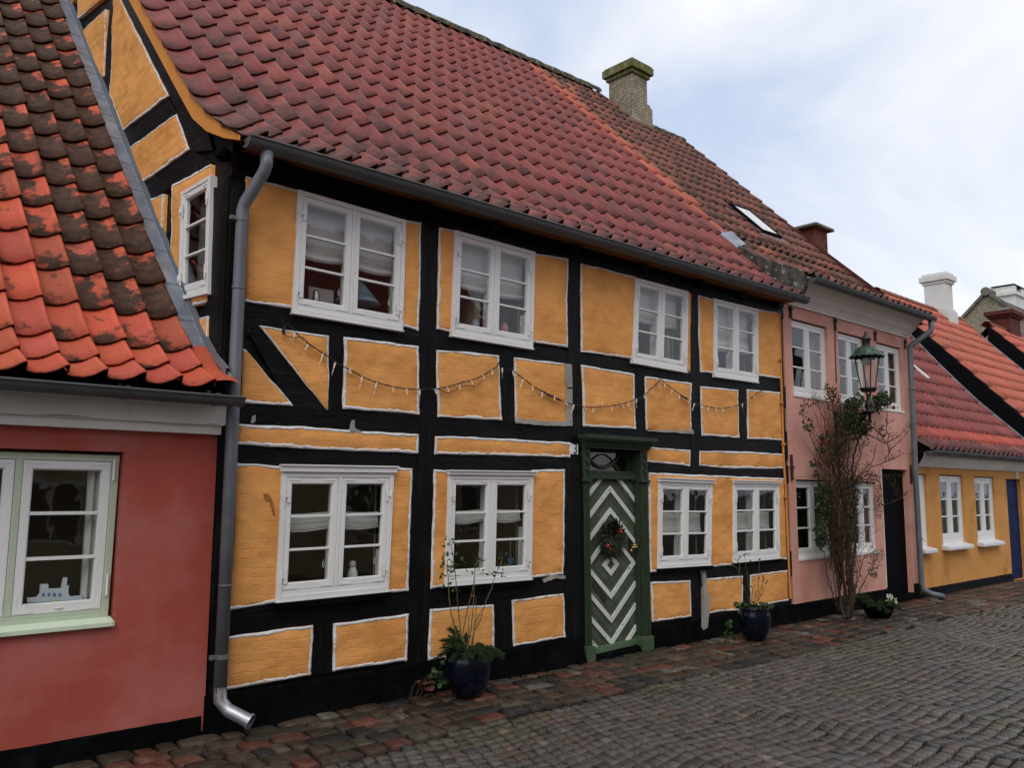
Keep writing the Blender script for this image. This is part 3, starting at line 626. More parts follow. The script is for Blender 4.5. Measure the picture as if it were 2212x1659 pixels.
# ---- windows, measured corners
def wq(*c,y=-.045): return Quad(*[P(*q,y) for q in c])
WINS=dict(
 U1=wq(('R5',605,395),('R5',1460,640),('R5',1435,1520),('R5',558,1375)),
 U2=wq(('R8',300,275),('R8',937,450),('R8',920,1222),('R8',272,1115)),
 U3=wq(('R8',1735,655),('R8',2155,765),('R8',2143,1408),('R8',1712,1330)),
 U4=wq(('S4',365,820),('S4',717,905),('S4',720,1490),('S4',372,1440)),
 W1=wq(('R6',475,1205),('R6',1365,1215),('R7',1322,712),('R7',428,800)),
 W2=wq(('R6',1800,1228),('S1',260,682),('S1',247,1503),('R7',1772,672)),
 W3=wq(('S1',1257,730),('S1',1683,747),('S1',1670,1390),('S1',1250,1415)),
 W4=wq(('S1',1850,745),('S6',270,420),('S6',275,1005),('S1',1850,1372)))
def hole_of(Q,m_=.03):
    xs=[q[0] for q in (Q.tl,Q.tr,Q.br,Q.bl)]; zs=[q[2] for q in (Q.tl,Q.tr,Q.br,Q.bl)]
    return (max(Q.tl[0],Q.bl[0])+m_,min(Q.tr[0],Q.br[0])-m_,max(Q.bl[2],Q.br[2])+m_,min(Q.tl[2],Q.tr[2])-m_)
DOORH=(6.60,7.46,-.02,2.14)
holes=[hole_of(q) for q in WINS.values()]+[DOORH]
mb=MB(); holed(X0+.012,X1-.012,0.0,4.42,holes,.012,.12,mb); mb.build('wall_core',H,'tar_black')
mb=MB(); holed(X0+.15,X1-.02,0.01,4.35,holes,.134,.02,mb)
mb.box(X0+.15,X1-.05,2.1,2.15,0,4.4); mb.box(X0+.12,X0+.14,.16,3.2,0,4.4); mb.box(X1-.06,X1-.04,.16,3.2,0,4.4); mb.box(X0+.15,X1-.07,.16,3.2,2.42,2.55); mb.box(X0+.15,X1-.07,.16,3.2,4.3,4.36); mb.box(X0+.15,X1-.07,.16,3.2,-.03,0.02); mb.box(6.3,6.36,.16,3.19,0.03,2.41); mb.box(7.8,7.86,.16,3.19,0.03,2.41); mb.box(5.2,5.26,.16,3.19,2.56,4.29); mb.box(8.2,8.26,.16,3.19,2.56,4.29)
mb.build('interior',H,'interior_wall')
hd={'W1':.045,'W2':.03,'W3':.035,'W4':.03}
for k,Q in WINS.items():
    window(H,Q,irons=k in('U1','U2','W1','W2','W3','U3'),header=hd.get(k),sill=k[0]=='W',proud=0,deep=.165,fr=.036 if k in('W3','W4','U4') else .040,sash=.040 if k in('W3','W4','U3','U4') else .044,hook=k in('U1','U2','W1','W2'))
# ---- timbers (all boxed in behind the infill edges)
def T(name,r,pts,proud=.004,mat='tar_black'): return timber(name,H,PL(r,pts),proud=proud,mat=mat)
def TX(name,x0,x1,z0,z1,proud=.004,mat='tar_black'): return timber(name,H,[(x0,0,z1),(x1,0,z1),(x1,0,z0),(x0,0,z0)],proud=proud,mat=mat)
def xof(r,x,y): return P(r,x,y)[0]
TX('wall_plate',X0+.0,X1,4.08,4.42,.012)
T('corner_post','D',[(493,385),(542,395),(500,1560),(444,1585)],.010,'tar_post')
T('post','D',[(905,470),(950,480),(945,930),(905,925)],.008,'tar_post')
T('post','D',[(884,1008),(942,1012),(932,1480),(875,1500)],.008,'tar_post')
T('post','D',[(1223,560),(1260,565),(1262,945),(1226,940)],.008,'tar_post')
T('post','D',[(1217,1005),(1262,1005),(1266,1440),(1220,1450)],.008,'tar_post')
T('post','D',[(1488,620),(1513,624),(1516,980),(1490,978)],.008,'tar_post')
T('post','D',[(904,925),(942,928),(940,1012),(900,1008)],.008,'tar_post')
T('post','D',[(1490,975),(1514,976),(1514,1020),(1488,1018)],.008,'tar_post')
T('short_post','R6',[(828,100),(985,115),(970,720),(818,722)],.007,'tar_post')
T('short_post','R8',[(640,1250),(785,1275),(765,1700),(645,1690)],.007,'tar_post')
T('short_post','S1',[(-20,-60),(140,-60),(128,275),(-20,268)],.007,'tar_post')
T('short_post','R8',[(1705,1400),(1825,1430),(1825,1760),(1705,1750)],.007,'tar_post')
T('short_post','D',[(1372,800),(1398,805),(1398,935),(1372,930)],.0065,'tar_post')
T('short_post','S4',[(545,1540),(645,1560),(655,1760),(560,1750)],.007,'tar_post')
T('short_post','D',[(1593,848),(1618,852),(1620,955),(1596,950)],.0065,'tar_post')
T('brace','D',[(522,695),(565,712),(706,888),(630,882)],.009)
TX('rail',X0,X1,2.86,3.14,.005)
zz=P('R6',900,800)[2]
TX('floor_beam',X0,6.60,2.14,2.52,.006); TX('floor_beam',6.60,X1,2.14,2.52,.006)
TX('floor_beam',X0,6.515,1.83,2.06,.005); TX('floor_beam',7.58,X1,1.83,2.06,.005)
TX('rail',X0,6.53,.60,.92,.005); TX('rail',7.6,X1,.60,.92,.005)
T('short_post','R7',[(715,985),(890,975),(885,1360),(695,1390)],.007,'tar_post')
T('short_post','S2',[(150,585),(320,565),(330,950),(160,980)],.007,'tar_post')
T('short_post','S2',[(1720,400),(1800,400),(1810,800),(1730,800)],.007,'tar_post')
T('short_post','S2',[(2130,365),(2210,360),(2220,680),(2135,680)],.007,'tar_post')
# ---- infill panels
def pan(r,A,B,sides='abse',**k): return panel(PL(r,A,-.02),PL(r,B,-.02),H,sides,proud=-.004,**k)
pan('R5',[(188,290),(183,1290)],[(612,402),(566,1345)],'se')
pan('R5',[(1448,636),(1428,1488)],[(1580,660),(1575,900),(1562,1520)],'bse')
pan('R5',[(1722,700),(1712,1100),(1703,1508)],[(1852,722),(1828,1530)],'ase')
pan('R8',[(928,458),(912,1168)],[(1197,505),(1192,900),(1195,1212)],'bse')
pan('R8',[(1299,540),(1297,900),(1303,1247)],[(1742,650),(1722,1305)],'ase')
pan('S4',[(162,775),(155,1405)],[(184,780),(178,1415)],'')
pan('S4',[(241,795),(245,1100),(259,1407)],[(372,828),(384,1418)],'ase')
pan('S4',[(708,905),(714,1440)],[(888,938),(893,1458)],'se')
pan('R6',[(165,225),(145,660)],[(185,235),(562,680)],'bse')
pan('R6',[(290,42),(560,380),(830,712)],[(848,122),(845,450),(838,712)],'abs')
pan('R6',[(968,128),(965,400),(955,703)],[(1560,208),(1563,500),(1562,748)])
pan('R8',[(155,1230),(153,1450),(165,1765)],[(652,1272),(657,1450),(668,1790)],'abse')
pan('S1',[('R8',768,1290),('R8',775,1500),(118,255)],[('R8',1190,1342),('R8',1200,1500),(545,283)],'as')
pan('S1',[('R8',1302,1350),('R8',1318,1600),(655,290)],[('R8',1725,1420),(1068,150),(1075,315)])
pan('S1',[('R8',1810,1440),(1150,150),(1157,318)],[('R8',2178,1495),(1512,150),(1515,352)],'abs')
pan('S1',[('S4',258,1520),(1590,150),(1600,365)],[('S4',558,1550),(1888,150),(1895,382)])
pan('S5',[(15,880),(20,1275)],[(276,905),(296,1288)],'ase')
panel(PL('R6',[(132,828),(640,845),(1100,880),(1557,908)],-.02),PL('R6',[(125,988),(640,1020),(1100,1042),(1552,1057)],-.02),H,'abe',proud=-.004)
panel(PL('R6',[(1690,920),('S1',0,388),('S1',557,420)],-.02),PL('R6',[(1685,1065),('S1',0,520),('S1',555,540)],-.02),H,'abse',proud=-.004)
panel(PL('S1',[(1160,455),(1508,482)],-.02),PL('S1',[(1153,572),(1503,605)],-.02),H,'abe',proud=-.004)
panel(PL('S1',[(1583,488),(1900,490),('S5',300,1395)],-.02),PL('S1',[(1578,606),(1900,628),('S5',303,1512)],-.02),H,'abs',proud=-.004)
pan('R6',[(118,1133),(100,1700),('R7',60,870)],[(485,1163),('R7',440,805)],'se')
pan('R6',[(1355,1168),('R7',1312,728)],[(1508,1178),('R7',1478,716)],'bse')
pan('R6',[(1683,1187),('R7',1655,698)],[(1812,1202),('R7',1785,682)],'ase')
pan('S1',[(248,640),(236,1497)],[(510,630),(505,1100),(497,1470)],'bse')
pan('S1',[(1178,660),(1180,1100),(1190,1452)],[(1270,664),(1258,1455)],'ase')
pan('S1',[(1670,690),(1660,1408)],[(1862,700),(1860,1390)],'e')
panel(PL('S1',[(1255,662),(1840,688),('S6',305,372)],-.02),PL('S1',[(1255,735),(1840,755),('S6',305,425)],-.02),H,'a',proud=-.004)
pan('S6',[(262,380),(268,1015)],[(305,375),(330,1018)],'e')
pan('R7',[(45,1078),(35,1503)],[(722,988),(703,1382)],'bse')
pan('R7',[(885,978),(878,1353)],[(1478,897),(1467,1272)])
pan('R7',[(1650,858),(1635,1268)],[(2152,823),(2160,1185)])
pan('S2',[(310,572),(325,937)],[(722,515),(735,865)])
pan('S2',[(1412,425),(1425,745)],[(1727,410),(1735,700)])
pan('S2',[(1836,402),(1855,677)],[(2140,372),(2143,642)],'bse')
pan('S6',[(38,1142),(45,1400)],[(333,1103),(341,1345)],'ase')
# grey bare mortar patches
def patch(r,pts,proud=.03,mat='mortar_grey',name='mortar_patch',y=0):
    pp=PL(r,pts); q=[]; 
    for i in range(len(pp)):
        a,b=pp[i],pp[(i+1)%len(pp)]; n=max(1,int(np.linalg.norm(b-a)/.03))
        for t in range(n): c=a+(b-a)*t/n; q.append(c+np.array([nz(c,14,3)*.008,-proud,nz(c,14,8)*.008]))
    m_=MB(); m_.prism(q,(0,proud+.01,0)); return m_.build(name,H,mat)
patch('S2',[(1795,308),(1826,310),(1836,420),(1842,500),(1866,540),(1858,675),(1842,815),(1820,820),(1800,780),(1812,700),(1815,450)],.031)
patch('R8',[(1150,1340),(1206,1345),(1213,1540),(1168,1540),(1155,1480)],.034)
patch('S1',[(118,228),(380,254),(548,248),(550,290),(380,288),(108,268)],.034); patch('S1',[(500,-20),(548,-20),(549,246),(502,246)],.034)
patch('S1',[(1160,322),(1300,318),(1420,330),(1512,318),(1516,355),(1400,345),(1158,330)],.03)
patch('R6',[(1000,865),(1022,800),(1042,800),(1040,862),(1100,885),(1000,884)],.02)
patch('R6',[(225,770),(255,755),(258,800),(240,820),(222,815)],.012)
patch('S1',[(320,1505),(410,1470),(495,1475),(498,1500),(420,1500),(330,1530)],.024)
basic('stain_brown',(.34,.15,.045),rough=.9,var=.3,vs=20,bump=.3,spec=.1)
patch('R6',[(310,1385),(335,1380),(352,1395),(372,1430),(388,1470),(400,1520),(402,1555),(388,1545),(375,1510),(362,1470),(355,1440),(345,1432),(328,1432),(318,1418)],.0335,'stain_brown','stain')
# ---- plinth
def plinth(parent,x0,x1,h,mat='tar_plinth',out=.05,y=0.,name='plinth',z1f=None):
    n=int((x1-x0)/.06); m_=8; G=[]
    for i in range(m_+1):
        v=i/m_; row=[]
        for j in range(n+1):
            x=x0+(x1-x0)*j/n; z=(h if z1f is None else z1f(x))*v-.03*(1-v); q=(x,0,z)
            row.append((x,y-.012-out*(1-v)**1.5-.014*nz(q,4)-.006*nz(q,14),z+(.006*nz(q,9) if i==m_ else 0)))
        G.append(row)
    G.append([(p[0],y+.02,p[2]) for p in G[-1]])
    mb=MB(); mb.grid(G); mb.grid([[(p[0],p[1],p[2]),(p[0],y+.02,p[2])] for p in [r_[0] for r_ in G[:-1]]]); mb.grid([[(p[0],y+.02,p[2]),(p[0],p[1],p[2])] for p in [r_[-1] for r_ in G[:-1]]])
    return mb.build(name,parent,mat,smooth=True)
plinth(H,X0-.02,6.50,.255,out=.085); plinth(H,7.64,X1,.23,out=.06)
# ---- eaves: painted soffit, beam ends
mb=MB()
for i in range(30):
    x=X0+.06+(X1-X0-.10)*i/30; x2=X0+.06+(X1-X0-.10)*(i+1)/30
    mb.add([(x,-.02,4.28),(x2,-.02,4.28),(x2,-.33,4.235+.0055*(x2-2.6)),(x,-.33,4.235+.0055*(x-2.6))],[(0,1,2,3)])
    mb.add([(x,-.33,4.235+.0055*(x-2.6)),(x2,-.33,4.235+.0055*(x2-2.6)),(x2,-.33,4.31+.006*(x2-2.6)),(x,-.33,4.31+.006*(x-2.6))],[(0,1,2,3)])
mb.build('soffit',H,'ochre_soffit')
for x in (3.0,4.42,5.25,6.37,7.5,8.6,9.5,10.4):
    mb=MB(); mb.hexa([(x-.07,-.10,4.21),(x+.07,-.10,4.21),(x+.07,0,4.18),(x-.07,0,4.18)],[(x-.07,-.11,4.25),(x+.07,-.11,4.25),(x+.07,0,4.28),(x-.07,0,4.28)]); mb.build('beam_end',H,'tar_black',bevel=.01)
# ---- roof surface shared by this house and the pink one above the eaves
def lerp(xs,ys,x): return float(np.interp(x,xs,ys))
def S_main(x,y):
    z=lerp([-.6,-.32,.0,.3,.61,.95],[4.17,4.27,4.445,4.63,4.862,5.186],y) if y<.95 else 4.217+1.02*y
    return z+.024*x*min(1,max(.25,(y+.3)/1.2)) - (0.0 if y>.9 else .0)
ys=[-.30]+[-.03+.334*i for i in range(0,17)]; ys=[v for v in ys if v<5.4]+[5.43]
def col_main(i,j,x,y):
    base=(.225,.060,.050)
    k=random.random()
    if k<.12: base=(.27,.075,.055)
    if k>.93: base=(.21,.068,.064)
    w=.22+.20*max(0,1-y/2.8)**1.5+random.uniform(-.05,.06)
    if 2.6<x<5.5: w+=.04
    if x>10.45 and x<10.70: base=(.44,.105,.060); w=.20
    if x>10.70: base=(.36,.105,.06); w=.30
    return vary(base,.10),w
XB=11.05
wt=.2435; nmain=int(round((XB-2.53)/wt))
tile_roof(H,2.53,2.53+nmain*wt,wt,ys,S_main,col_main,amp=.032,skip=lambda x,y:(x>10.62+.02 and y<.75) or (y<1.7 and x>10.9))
XBm=2.53+nmain*wt
underroof(H,2.60,10.62,[-.30,-.03,.3,.61,.95,2,3,4,5.42],S_main,d=.05)
mb=MB(); underr=[-.32,-.03,.3,.61,.95,2,3,4,5.43]
# yellow verge board under the tile edge
G=[]
for v in underr: G.append([(2.555,v,S_main(2.55,v)-.015),(2.555,v,S_main(2.55,v)-.20 if v>.5 else S_main(2.55,v)-.05-.15*max(0,(v+.32)/.82)),(2.60,v,S_main(2.55,v)-.20 if v>.5 else S_main(2.55,v)-.05-.15*max(0,(v+.32)/.82))])
mb.grid(G); mb.build('verge_board',H,'ochre_paint')
# rear slope and ridge
mb=MB(); mb.add([(2.6,5.43,9.75),(12.8,5.43,10.0),(12.8,10.6,4.5),(2.6,10.6,4.5)],[(0,1,2,3)]); mb.build('rear_roof',H,'brick_dark_red')
mb=MB(); G=[]
n=90
for i in range(n+1):
    x=2.5+(12.86-2.5)*i/n; zc=S_main(x,5.43); row=[]
    st=.03*((i%4)/4.)
    for k in range(9):
        a=math.pi*k/8; rr=.15+st*.5; q=(x,k,0); row.append((x,5.46-math.cos(a)*(rr+.03),zc-.05+math.sin(a)*rr*1.15+.02*nz((x*3,k*.5,0),1.5)))
    G.append(row)
mb.grid(G); mb.build('ridge_tiles',H,'ridge_moss',smooth=False)
gutter(H,2.60,10.64,-.325,lambda x:4.262+.0065*(x-2.6),r=.073,brk=[2.95+.73*i for i in range(11)])
# ---- gable
def S_g(y): return S_main(XG,y)
mb=MB(); prev=None
Qg=Quad(P('R1',1437,1525,XG-.04,0),P('R1',1668,1385,XG-.04,0),P('R2',1645,775,XG-.04,0),P('R2',1410,835,XG-.04,0),n=(-1,0,0))
gy0,gy1,gz0,gz1=min(Qg.tr[1],Qg.br[1])+.06,max(Qg.tl[1],Qg.bl[1])-.09,Qg.bl[2]+.04,Qg.tl[2]-.06
def gab(y0,y1,z0,zf):
    n=max(1,int((y1-y0)/.3))
    for i in range(n):
        a,b=y0+(y1-y0)*i/n,y0+(y1-y0)*(i+1)/n; za,zb=zf(a),zf(b)
        mb.hexa([(XG+.02,a,z0),(XG+.12,a,z0),(XG+.12,b,z0),(XG+.02,b,z0)],[(XG+.02,a,za),(XG+.12,a,za),(XG+.12,b,zb),(XG+.02,b,zb)])
gab(.02,gy0,2.0,lambda y:S_g(y)-.06); gab(gy1,5.4,2.0,lambda y:S_g(y)-.06); gab(gy0,gy1,2.0,lambda y:gz0); gab(gy0,gy1,gz1,lambda y:S_g(y)-.06)
mb.build('gable_wall',H,'tar_black')
window(H,Qg,proud=0,deep=.10,fr=.03,ncas=1,header=None,irons=True,sash=.045)
mb=MB(); G=[[(XG+.10+.008*math.sin(i*1.3),gy0-.05+(gy1-gy0+.1)*i/40,z_) for z_ in (gz0-.05,(gz0+gz1)/2,gz1+.05)] for i in range(41)]; mb.grid(G); gcur=mb.build('curtain',None,'net_green',smooth=True,origin=(XG+.1,(gy0+gy1)/2,gz1)); tag(gcur,'grey net curtain in the narrow gable window above the red house roof','curtain')
inwin=lambda c:gy0-.02<c[1]<gy1+.03 and gz0-.03<c[2]<gz1+.03
gk=dict(nrm=(-1,0,0),wo=.024)
def gp(A,B,sides,**k): return panel(PL('R1',A,XG-.02,0),PL('R1',B,XG-.02,0),H,sides,proud=-.004,**gk,**k)
gp([(900,-60),(868,740),(975,1030)],[(935,-60),(960,0),(1125,340),(1335,755)],'abe')
gp([(640,250),(720,430),(810,612)],[(838,68),(830,400),(822,605)],'bs')
gp([(612,-40),(615,148)],[(850,-40),(780,10)],'ae')
gp([(556,-60),(558,-5)],[(600,-60),(572,22)],'')
gp([(1030,1165),(1120,1455)],[(1395,900),(1500,1185)],'bse') 
gp([(1178,1590),('R2',1272,335)],[(1298,1540),('R2',1283,330)],'bs')
gp([(1362,1468),('R2',1350,560),('R2',1455,910)],[(1672,1300),('R2',1660,300),('R2',1638,850)],'ase',holes=[inwin])
gp([('R2',1505,1000),('R2',1635,1215)],[('R2',1650,960),('R2',1645,1215)],'bs')
def gt(name,r,pts,proud=.006,mat='tar_black'): return timber(name,H,PL(r,pts,XG,0),nrm=(-1,0,0),proud=proud,mat=mat)
gt('gable_post','R2',[(1652,-60),(1860,-60),(1790,1320),(1640,1260)],.008,'tar_post')
gt('gable_brace','R1',[(940,-60),(1080,-60),(1660,1010),(1420,900)],.006)
gt('gable_rail','R1',[(960,1040),(1330,745),(1410,895),(1030,1180)],.007)
gt('gable_rail','R1',[(1120,1470),(1520,1180),(1690,1290),(1180,1600)],.008)
gt('gable_post','R1',[(885,-60),(905,0),(875,760),(830,620)],.007,'tar_post')
gt('gable_brace','R1',[(1400,880),(1640,980),(1700,1190),(1500,1210)],.009)
mb=MB(); mb.ball(P('R1',1770,1225,XG-.05,0),.06,6); mb.build('beam_end',H,'tar_plinth')
# ---- downpipe
mb=MB(); pts=[(2.765,-.325,4.20),(2.765,-.325,4.10),(2.76,-.30,4.05),(2.70,-.125,3.84),(2.692,-.11,3.78),(2.690,-.11,2.2),(2.686,-.11,.30)]
mb.tube(pts,.0465,14)
for z in (3.18,2.35,1.02): mb.tube([(2.689,-.11,z),(2.689,-.11,z+.012)],.050,14)
dp=mb.build('downpipe',H,'zinc',smooth=True)
mb=MB(); mb.tube([(2.686,-.11,.33),(2.688,-.115,.235),(2.73,-.16,.17),(2.83,-.30,.105)],[.0465,.047,.047,.047],14,caps=False); mb.tube([(2.822,-.29,.11),(2.832,-.303,.103)],.056,14,caps=False); mb.tube([(2.825,-.293,.108),(2.735,-.17,.165)],.040,14,caps=False); mb.build('spout',dp,'galvanised',smooth=True)
for z in (3.70,.52):
    mb=MB(); mb.tube([(2.69,-.11,z),(2.69,-.11,z+.032)],.0505,14); mb.box(2.60,2.648,-.125,-.095,z,z+.03); mb.tube([(2.62,-.14,z+.015),(2.62,-.08,z+.015)],.006,6); mb.build('pipe_clamp',dp,'zinc')
mb=MB(); mb.tube([P('S4',885,930,-.02),P('S4',892,1300,-.02),P('S5',290,1000,-.02),P('S5',300,1400,-.02),P('S6',318,450,-.02),P('S6',355,1330,-.02)],.016,8)
for q in (('S4',888,1310),('S5',268,650),('S5',285,990),('S6',305,100),('S6',318,520)): c=P(*q,-.03); mb.box(c[0]-.03,c[0]+.03,-.045,-.0,c[2]-.012,c[2]+.012)
mb.build('conduit',H,'ochre_paint')
# ---- front door

mb=MB()
def quadbox(mb,pts,y0,y1):  # world x,z corners (tl,tr,br,bl)
    a=[(q[0],y0,q[1]) for q in pts]; b=[(q[0],y1,q[1]) for q in pts]; mb.hexa(a,b)
# left and right pilasters lean a little
mb.mat('door_green')
quadbox(mb,[(6.512,2.15),(6.615,2.15),(6.62,1.835),(6.52,1.83)],-.034,.16)
quadbox(mb,[(7.432,2.165),(7.548,2.17),(7.57,1.83),(7.44,1.825)],-.034,.16)
quadbox(mb,[(6.528,1.80),(6.615,1.80),(6.64,.14),(6.545,.14)],-.022,.16)
quadbox(mb,[(7.445,1.80),(7.572,1.80),(7.592,.15),(7.46,.15)],-.022,.16)
for k in range(5):
    a=6.533+k*.016; quadbox(mb,[(a,1.79),(a+.009,1.79),(a+.026,.15),(a+.017,.15)],-.029,-.015)
    a=7.455+k*.022; quadbox(mb,[(a,1.79),(a+.012,1.79),(a+.025,.16),(a+.013,.16)],-.029,-.015)
quadbox(mb,[(6.508,1.83),(6.63,1.83),(6.63,1.80),(6.508,1.80)],-.05,.16); quadbox(mb,[(7.43,1.83),(7.585,1.83),(7.585,1.80),(7.43,1.80)],-.05,.16)
dsur=mb.build('door_surround',H,bevel=.004)
for s_,xa,xb in ((0,6.53,6.66),(1,7.43,7.60)):
    mb=MB(); quadbox(mb,[(xa,.15),(xb,.145),(xb+.006,-.04),(xa+.002,-.03)],-.05,.15); mb.build('pilaster_base',dsur,'door_base_green',bevel=.006)
for xa in (6.522,7.45):
    for zz in (2.08,1.99,1.90):
        mb=MB(); G=[]
        mb.tube([(xa+.02,-.036,zz+.035),(xa+.05,-.042,zz+.01),(xa+.075,-.036,zz-.04)],[.004,.010,.003],6); mb.build('carved_leaf',dsur,'door_green')
mb=MB()
for (x0_,x1_,y0_,z0_,z1_) in ((6.455,7.60,-.15,2.242,2.285),(6.465,7.59,-.135,2.225,2.241),(6.48,7.575,-.10,2.202,2.224),(6.49,7.565,-.08,2.175,2.201),(6.50,7.555,-.06,2.148,2.174)):
    mb.box(x0_,x1_,y0_,.10,z0_,z1_)
mb.build('door_cornice',dsur,'door_green',bevel=.004)
mb=MB(); mb.box(6.60,7.435,.022,.12,1.83,1.885); mb.box(6.60,7.435,.05,.13,1.886,1.92); mb.build('transom',dsur,'door_green',bevel=.004)
mb=MB(); mb.box(6.60,6.64,.12,.16,1.921,2.15); mb.box(7.40,7.435,.12,.16,1.921,2.15); mb.box(6.64,7.40,.12,.16,2.12,2.15); 
fl=mb.build('fanlight',dsur,'door_green'); mb=MB(); mb.add([(6.64,.15,1.921),(7.40,.15,1.921),(7.40,.15,2.12),(6.64,.15,2.12)],[(0,1,2,3)]); mb.build('pane',dsur,'pane_glass')
mb=MB(); mb.tube([(6.70+.60*t,.14,2.11-.155*math.sin(math.pi*t)) for t in np.linspace(0,1,18)],[.010+.012*math.sin(math.pi*t) for t in np.linspace(0,1,18)],8)
mb.tube([(6.72+.56*t,.142,1.94+.16*math.sin(math.pi*t)) for t in np.linspace(0,1,18)],.008,6); mb.tube([(7.16,.14,2.0),(7.26,.14,1.93)],.013,6); mb.ball((6.98,.13,1.965),.02); mb.ball((7.02,.13,1.965),.02)
mb.build('fanlight_scroll',dsur,'bare_wood')
# jamb reveals
mb=MB(); mb.box(6.58,6.615,.0,.30,-.02,2.15); mb.box(7.437,7.47,.0,.30,-.02,2.15); mb.build('jamb',dsur,'door_green')
mb=MB(); mb.hexa([(6.62,-.02,-.02),(7.45,-.02,-.02),(7.45,.25,-.02),(6.62,.25,-.02)],[(6.62,.0,.03),(7.45,.0,.045),(7.45,.25,.07),(6.62,.25,.05)]); mb.build('threshold',dsur,'tar_plinth',bevel=.01)
DY=.078
mb=MB(); mb.box(6.616,7.436,DY,DY+.04,.04,1.84); leafo=mb.build('door',H,'door_leaf_green')
mb=MB(); mb.hexa([(6.64,DY-.05,.035),(7.43,DY-.05,.06),(7.43,DY-.002,.06),(6.64,DY-.002,.035)],[(6.64,DY-.035,.09),(7.43,DY-.035,.115),(7.43,DY-.002,.13),(6.64,DY-.002,.105)]); mb.build('weatherboard',leafo,'door_base_green',bevel=.008)
cx0,cz0=7.035,.925; rat=.87  # nested lozenges: half height = rat * half width
def clip(poly,x0,x1,z0,z1):
    def cl(pts,f,inter):
        out=[]
        for i in range(len(pts)):
            a,b=pts[i],pts[(i+1)%len(pts)]
            if f(a): out.append(a)
            if f(a)!=f(b): out.append(inter(a,b))
        return out
    for ax,v,s_ in ((0,x0,1),(0,x1,-1),(1,z0,1),(1,z1,-1)):
        if not poly: return poly
        poly=cl(poly,lambda q:(q[ax]-v)*s_>=0,lambda a,b:(a[0]+(b[0]-a[0])*(v-a[ax])/(b[ax]-a[ax]),a[1]+(b[1]-a[1])*(v-a[ax])/(b[ax]-a[ax])))
    return poly
def band(hh,t,sx,sz):   # one side of a lozenge ring
    h2=hh-t; a=[(cx0,cz0+sz*hh),(cx0+sx*hh/rat,cz0),(cx0+sx*h2/rat,cz0),(cx0,cz0+sz*h2)]; return a
for hh in (.118,.36,.605,.838,1.07,1.30):
    for sx in (-1,1):
        for sz in (-1,1):
            p=clip(band(hh,.062,sx,sz),6.618,7.434,.10,1.83)
            if len(p)>2:
                mb=MB(); mb.prism([(q[0],DY-.016,q[1]) for q in p],(0,.018,0)); mb.build('lozenge_strip',leafo,'door_white')
# board joints between the strips
for hh in (.24,.48,.72,.955,1.19):
    for sx in (-1,1):
        for sz in (-1,1):
            p=clip(band(hh,.007,sx,sz),6.618,7.434,.10,1.83)
            if len(p)>2: mb=MB(); mb.prism([(q[0],DY-.002,q[1]) for q in p],(0,.004,0)); mb.build('board_joint',leafo,'dark_wood')
def dpatch(pts,mat,name):
    p=[P('S1',x,y,DY-.004) for x,y in pts]; p=[q for q in p]; m_=MB(); m_.prism([(max(q[0],6.62),q[1],q[2]) for q in p],(0,.006,0)); m_.build(name,leafo,mat)
dpatch([(712,1045),(760,988),(785,1020),(725,1090)],'bare_wood','bare_board')
dpatch([(738,1511),(846,1660),(826,1700),(718,1560)],'dark_wood','bare_board')
c=P('S1',1035,1235,DY-.02); mb=MB(); mb.box(c[0]-.03,c[0]+.02,DY-.012,DY,c[2]-.13,c[2]+.09); mb.build('lock_plate',leafo,'ink_black')
mb=MB(); mb.tube([(c[0],DY,c[2]),(c[0],DY-.07,c[2]),(c[0]+.05,DY-.075,c[2]+.01),(c[0]+.02,DY-.08,c[2]-.02),(c[0]-.06,DY-.075,c[2]-.02)],.011,8); mb.tube([(c[0],DY-.01,c[2]-.09),(c[0],DY-.02,c[2]-.045)],.014,8); mb.build('door_handle',leafo,'brass',smooth=True)
# ---- house number
a,b_,c,d=[P('S1',x,y,-.035) for x,y in ((560,430),(612,434),(612,515),(560,512))]
sg=thing('house_number_sign',tuple((a+c)/2),'small white enamel plate reading 3 on the black post beside the green door','sign')
mb=MB(); mb.prism([tuple(a),tuple(b_),tuple(c),tuple(d)],(0,.02,0)); mb.build('plate',sg,'plate_white',bevel=.002)
def text(s_,parent,loc,size,mat,ex=.001):
    cu=bpy.data.curves.new('num','FONT'); cu.body=s_; cu.size=size; cu.extrude=ex; cu.offset=.0005; cu.align_x='CENTER'; cu.align_y='CENTER'
    to=bpy.data.objects.new('tmp',cu); C.objects.link(to); dg=bpy.context.evaluated_depsgraph_get(); me=bpy.data.meshes.new_from_object(to.evaluated_get(dg)); bpy.data.objects.remove(to)
    me.materials.clear(); me.materials.append(MATS[mat]); o=bpy.data.objects.new('digit',me); C.objects.link(o); o.parent=parent; o.location=tuple(np.array(loc)-OFF[parent.name]); o.rotation_euler=(math.pi/2,0,0); OFF[o.name]=OFF[parent.name]; return o
cc=(a+c)/2; t=text('3',sg,(cc[0]+.006,-.0375,cc[2]),.155,'ink_black'); t.scale=(.85,1,1)
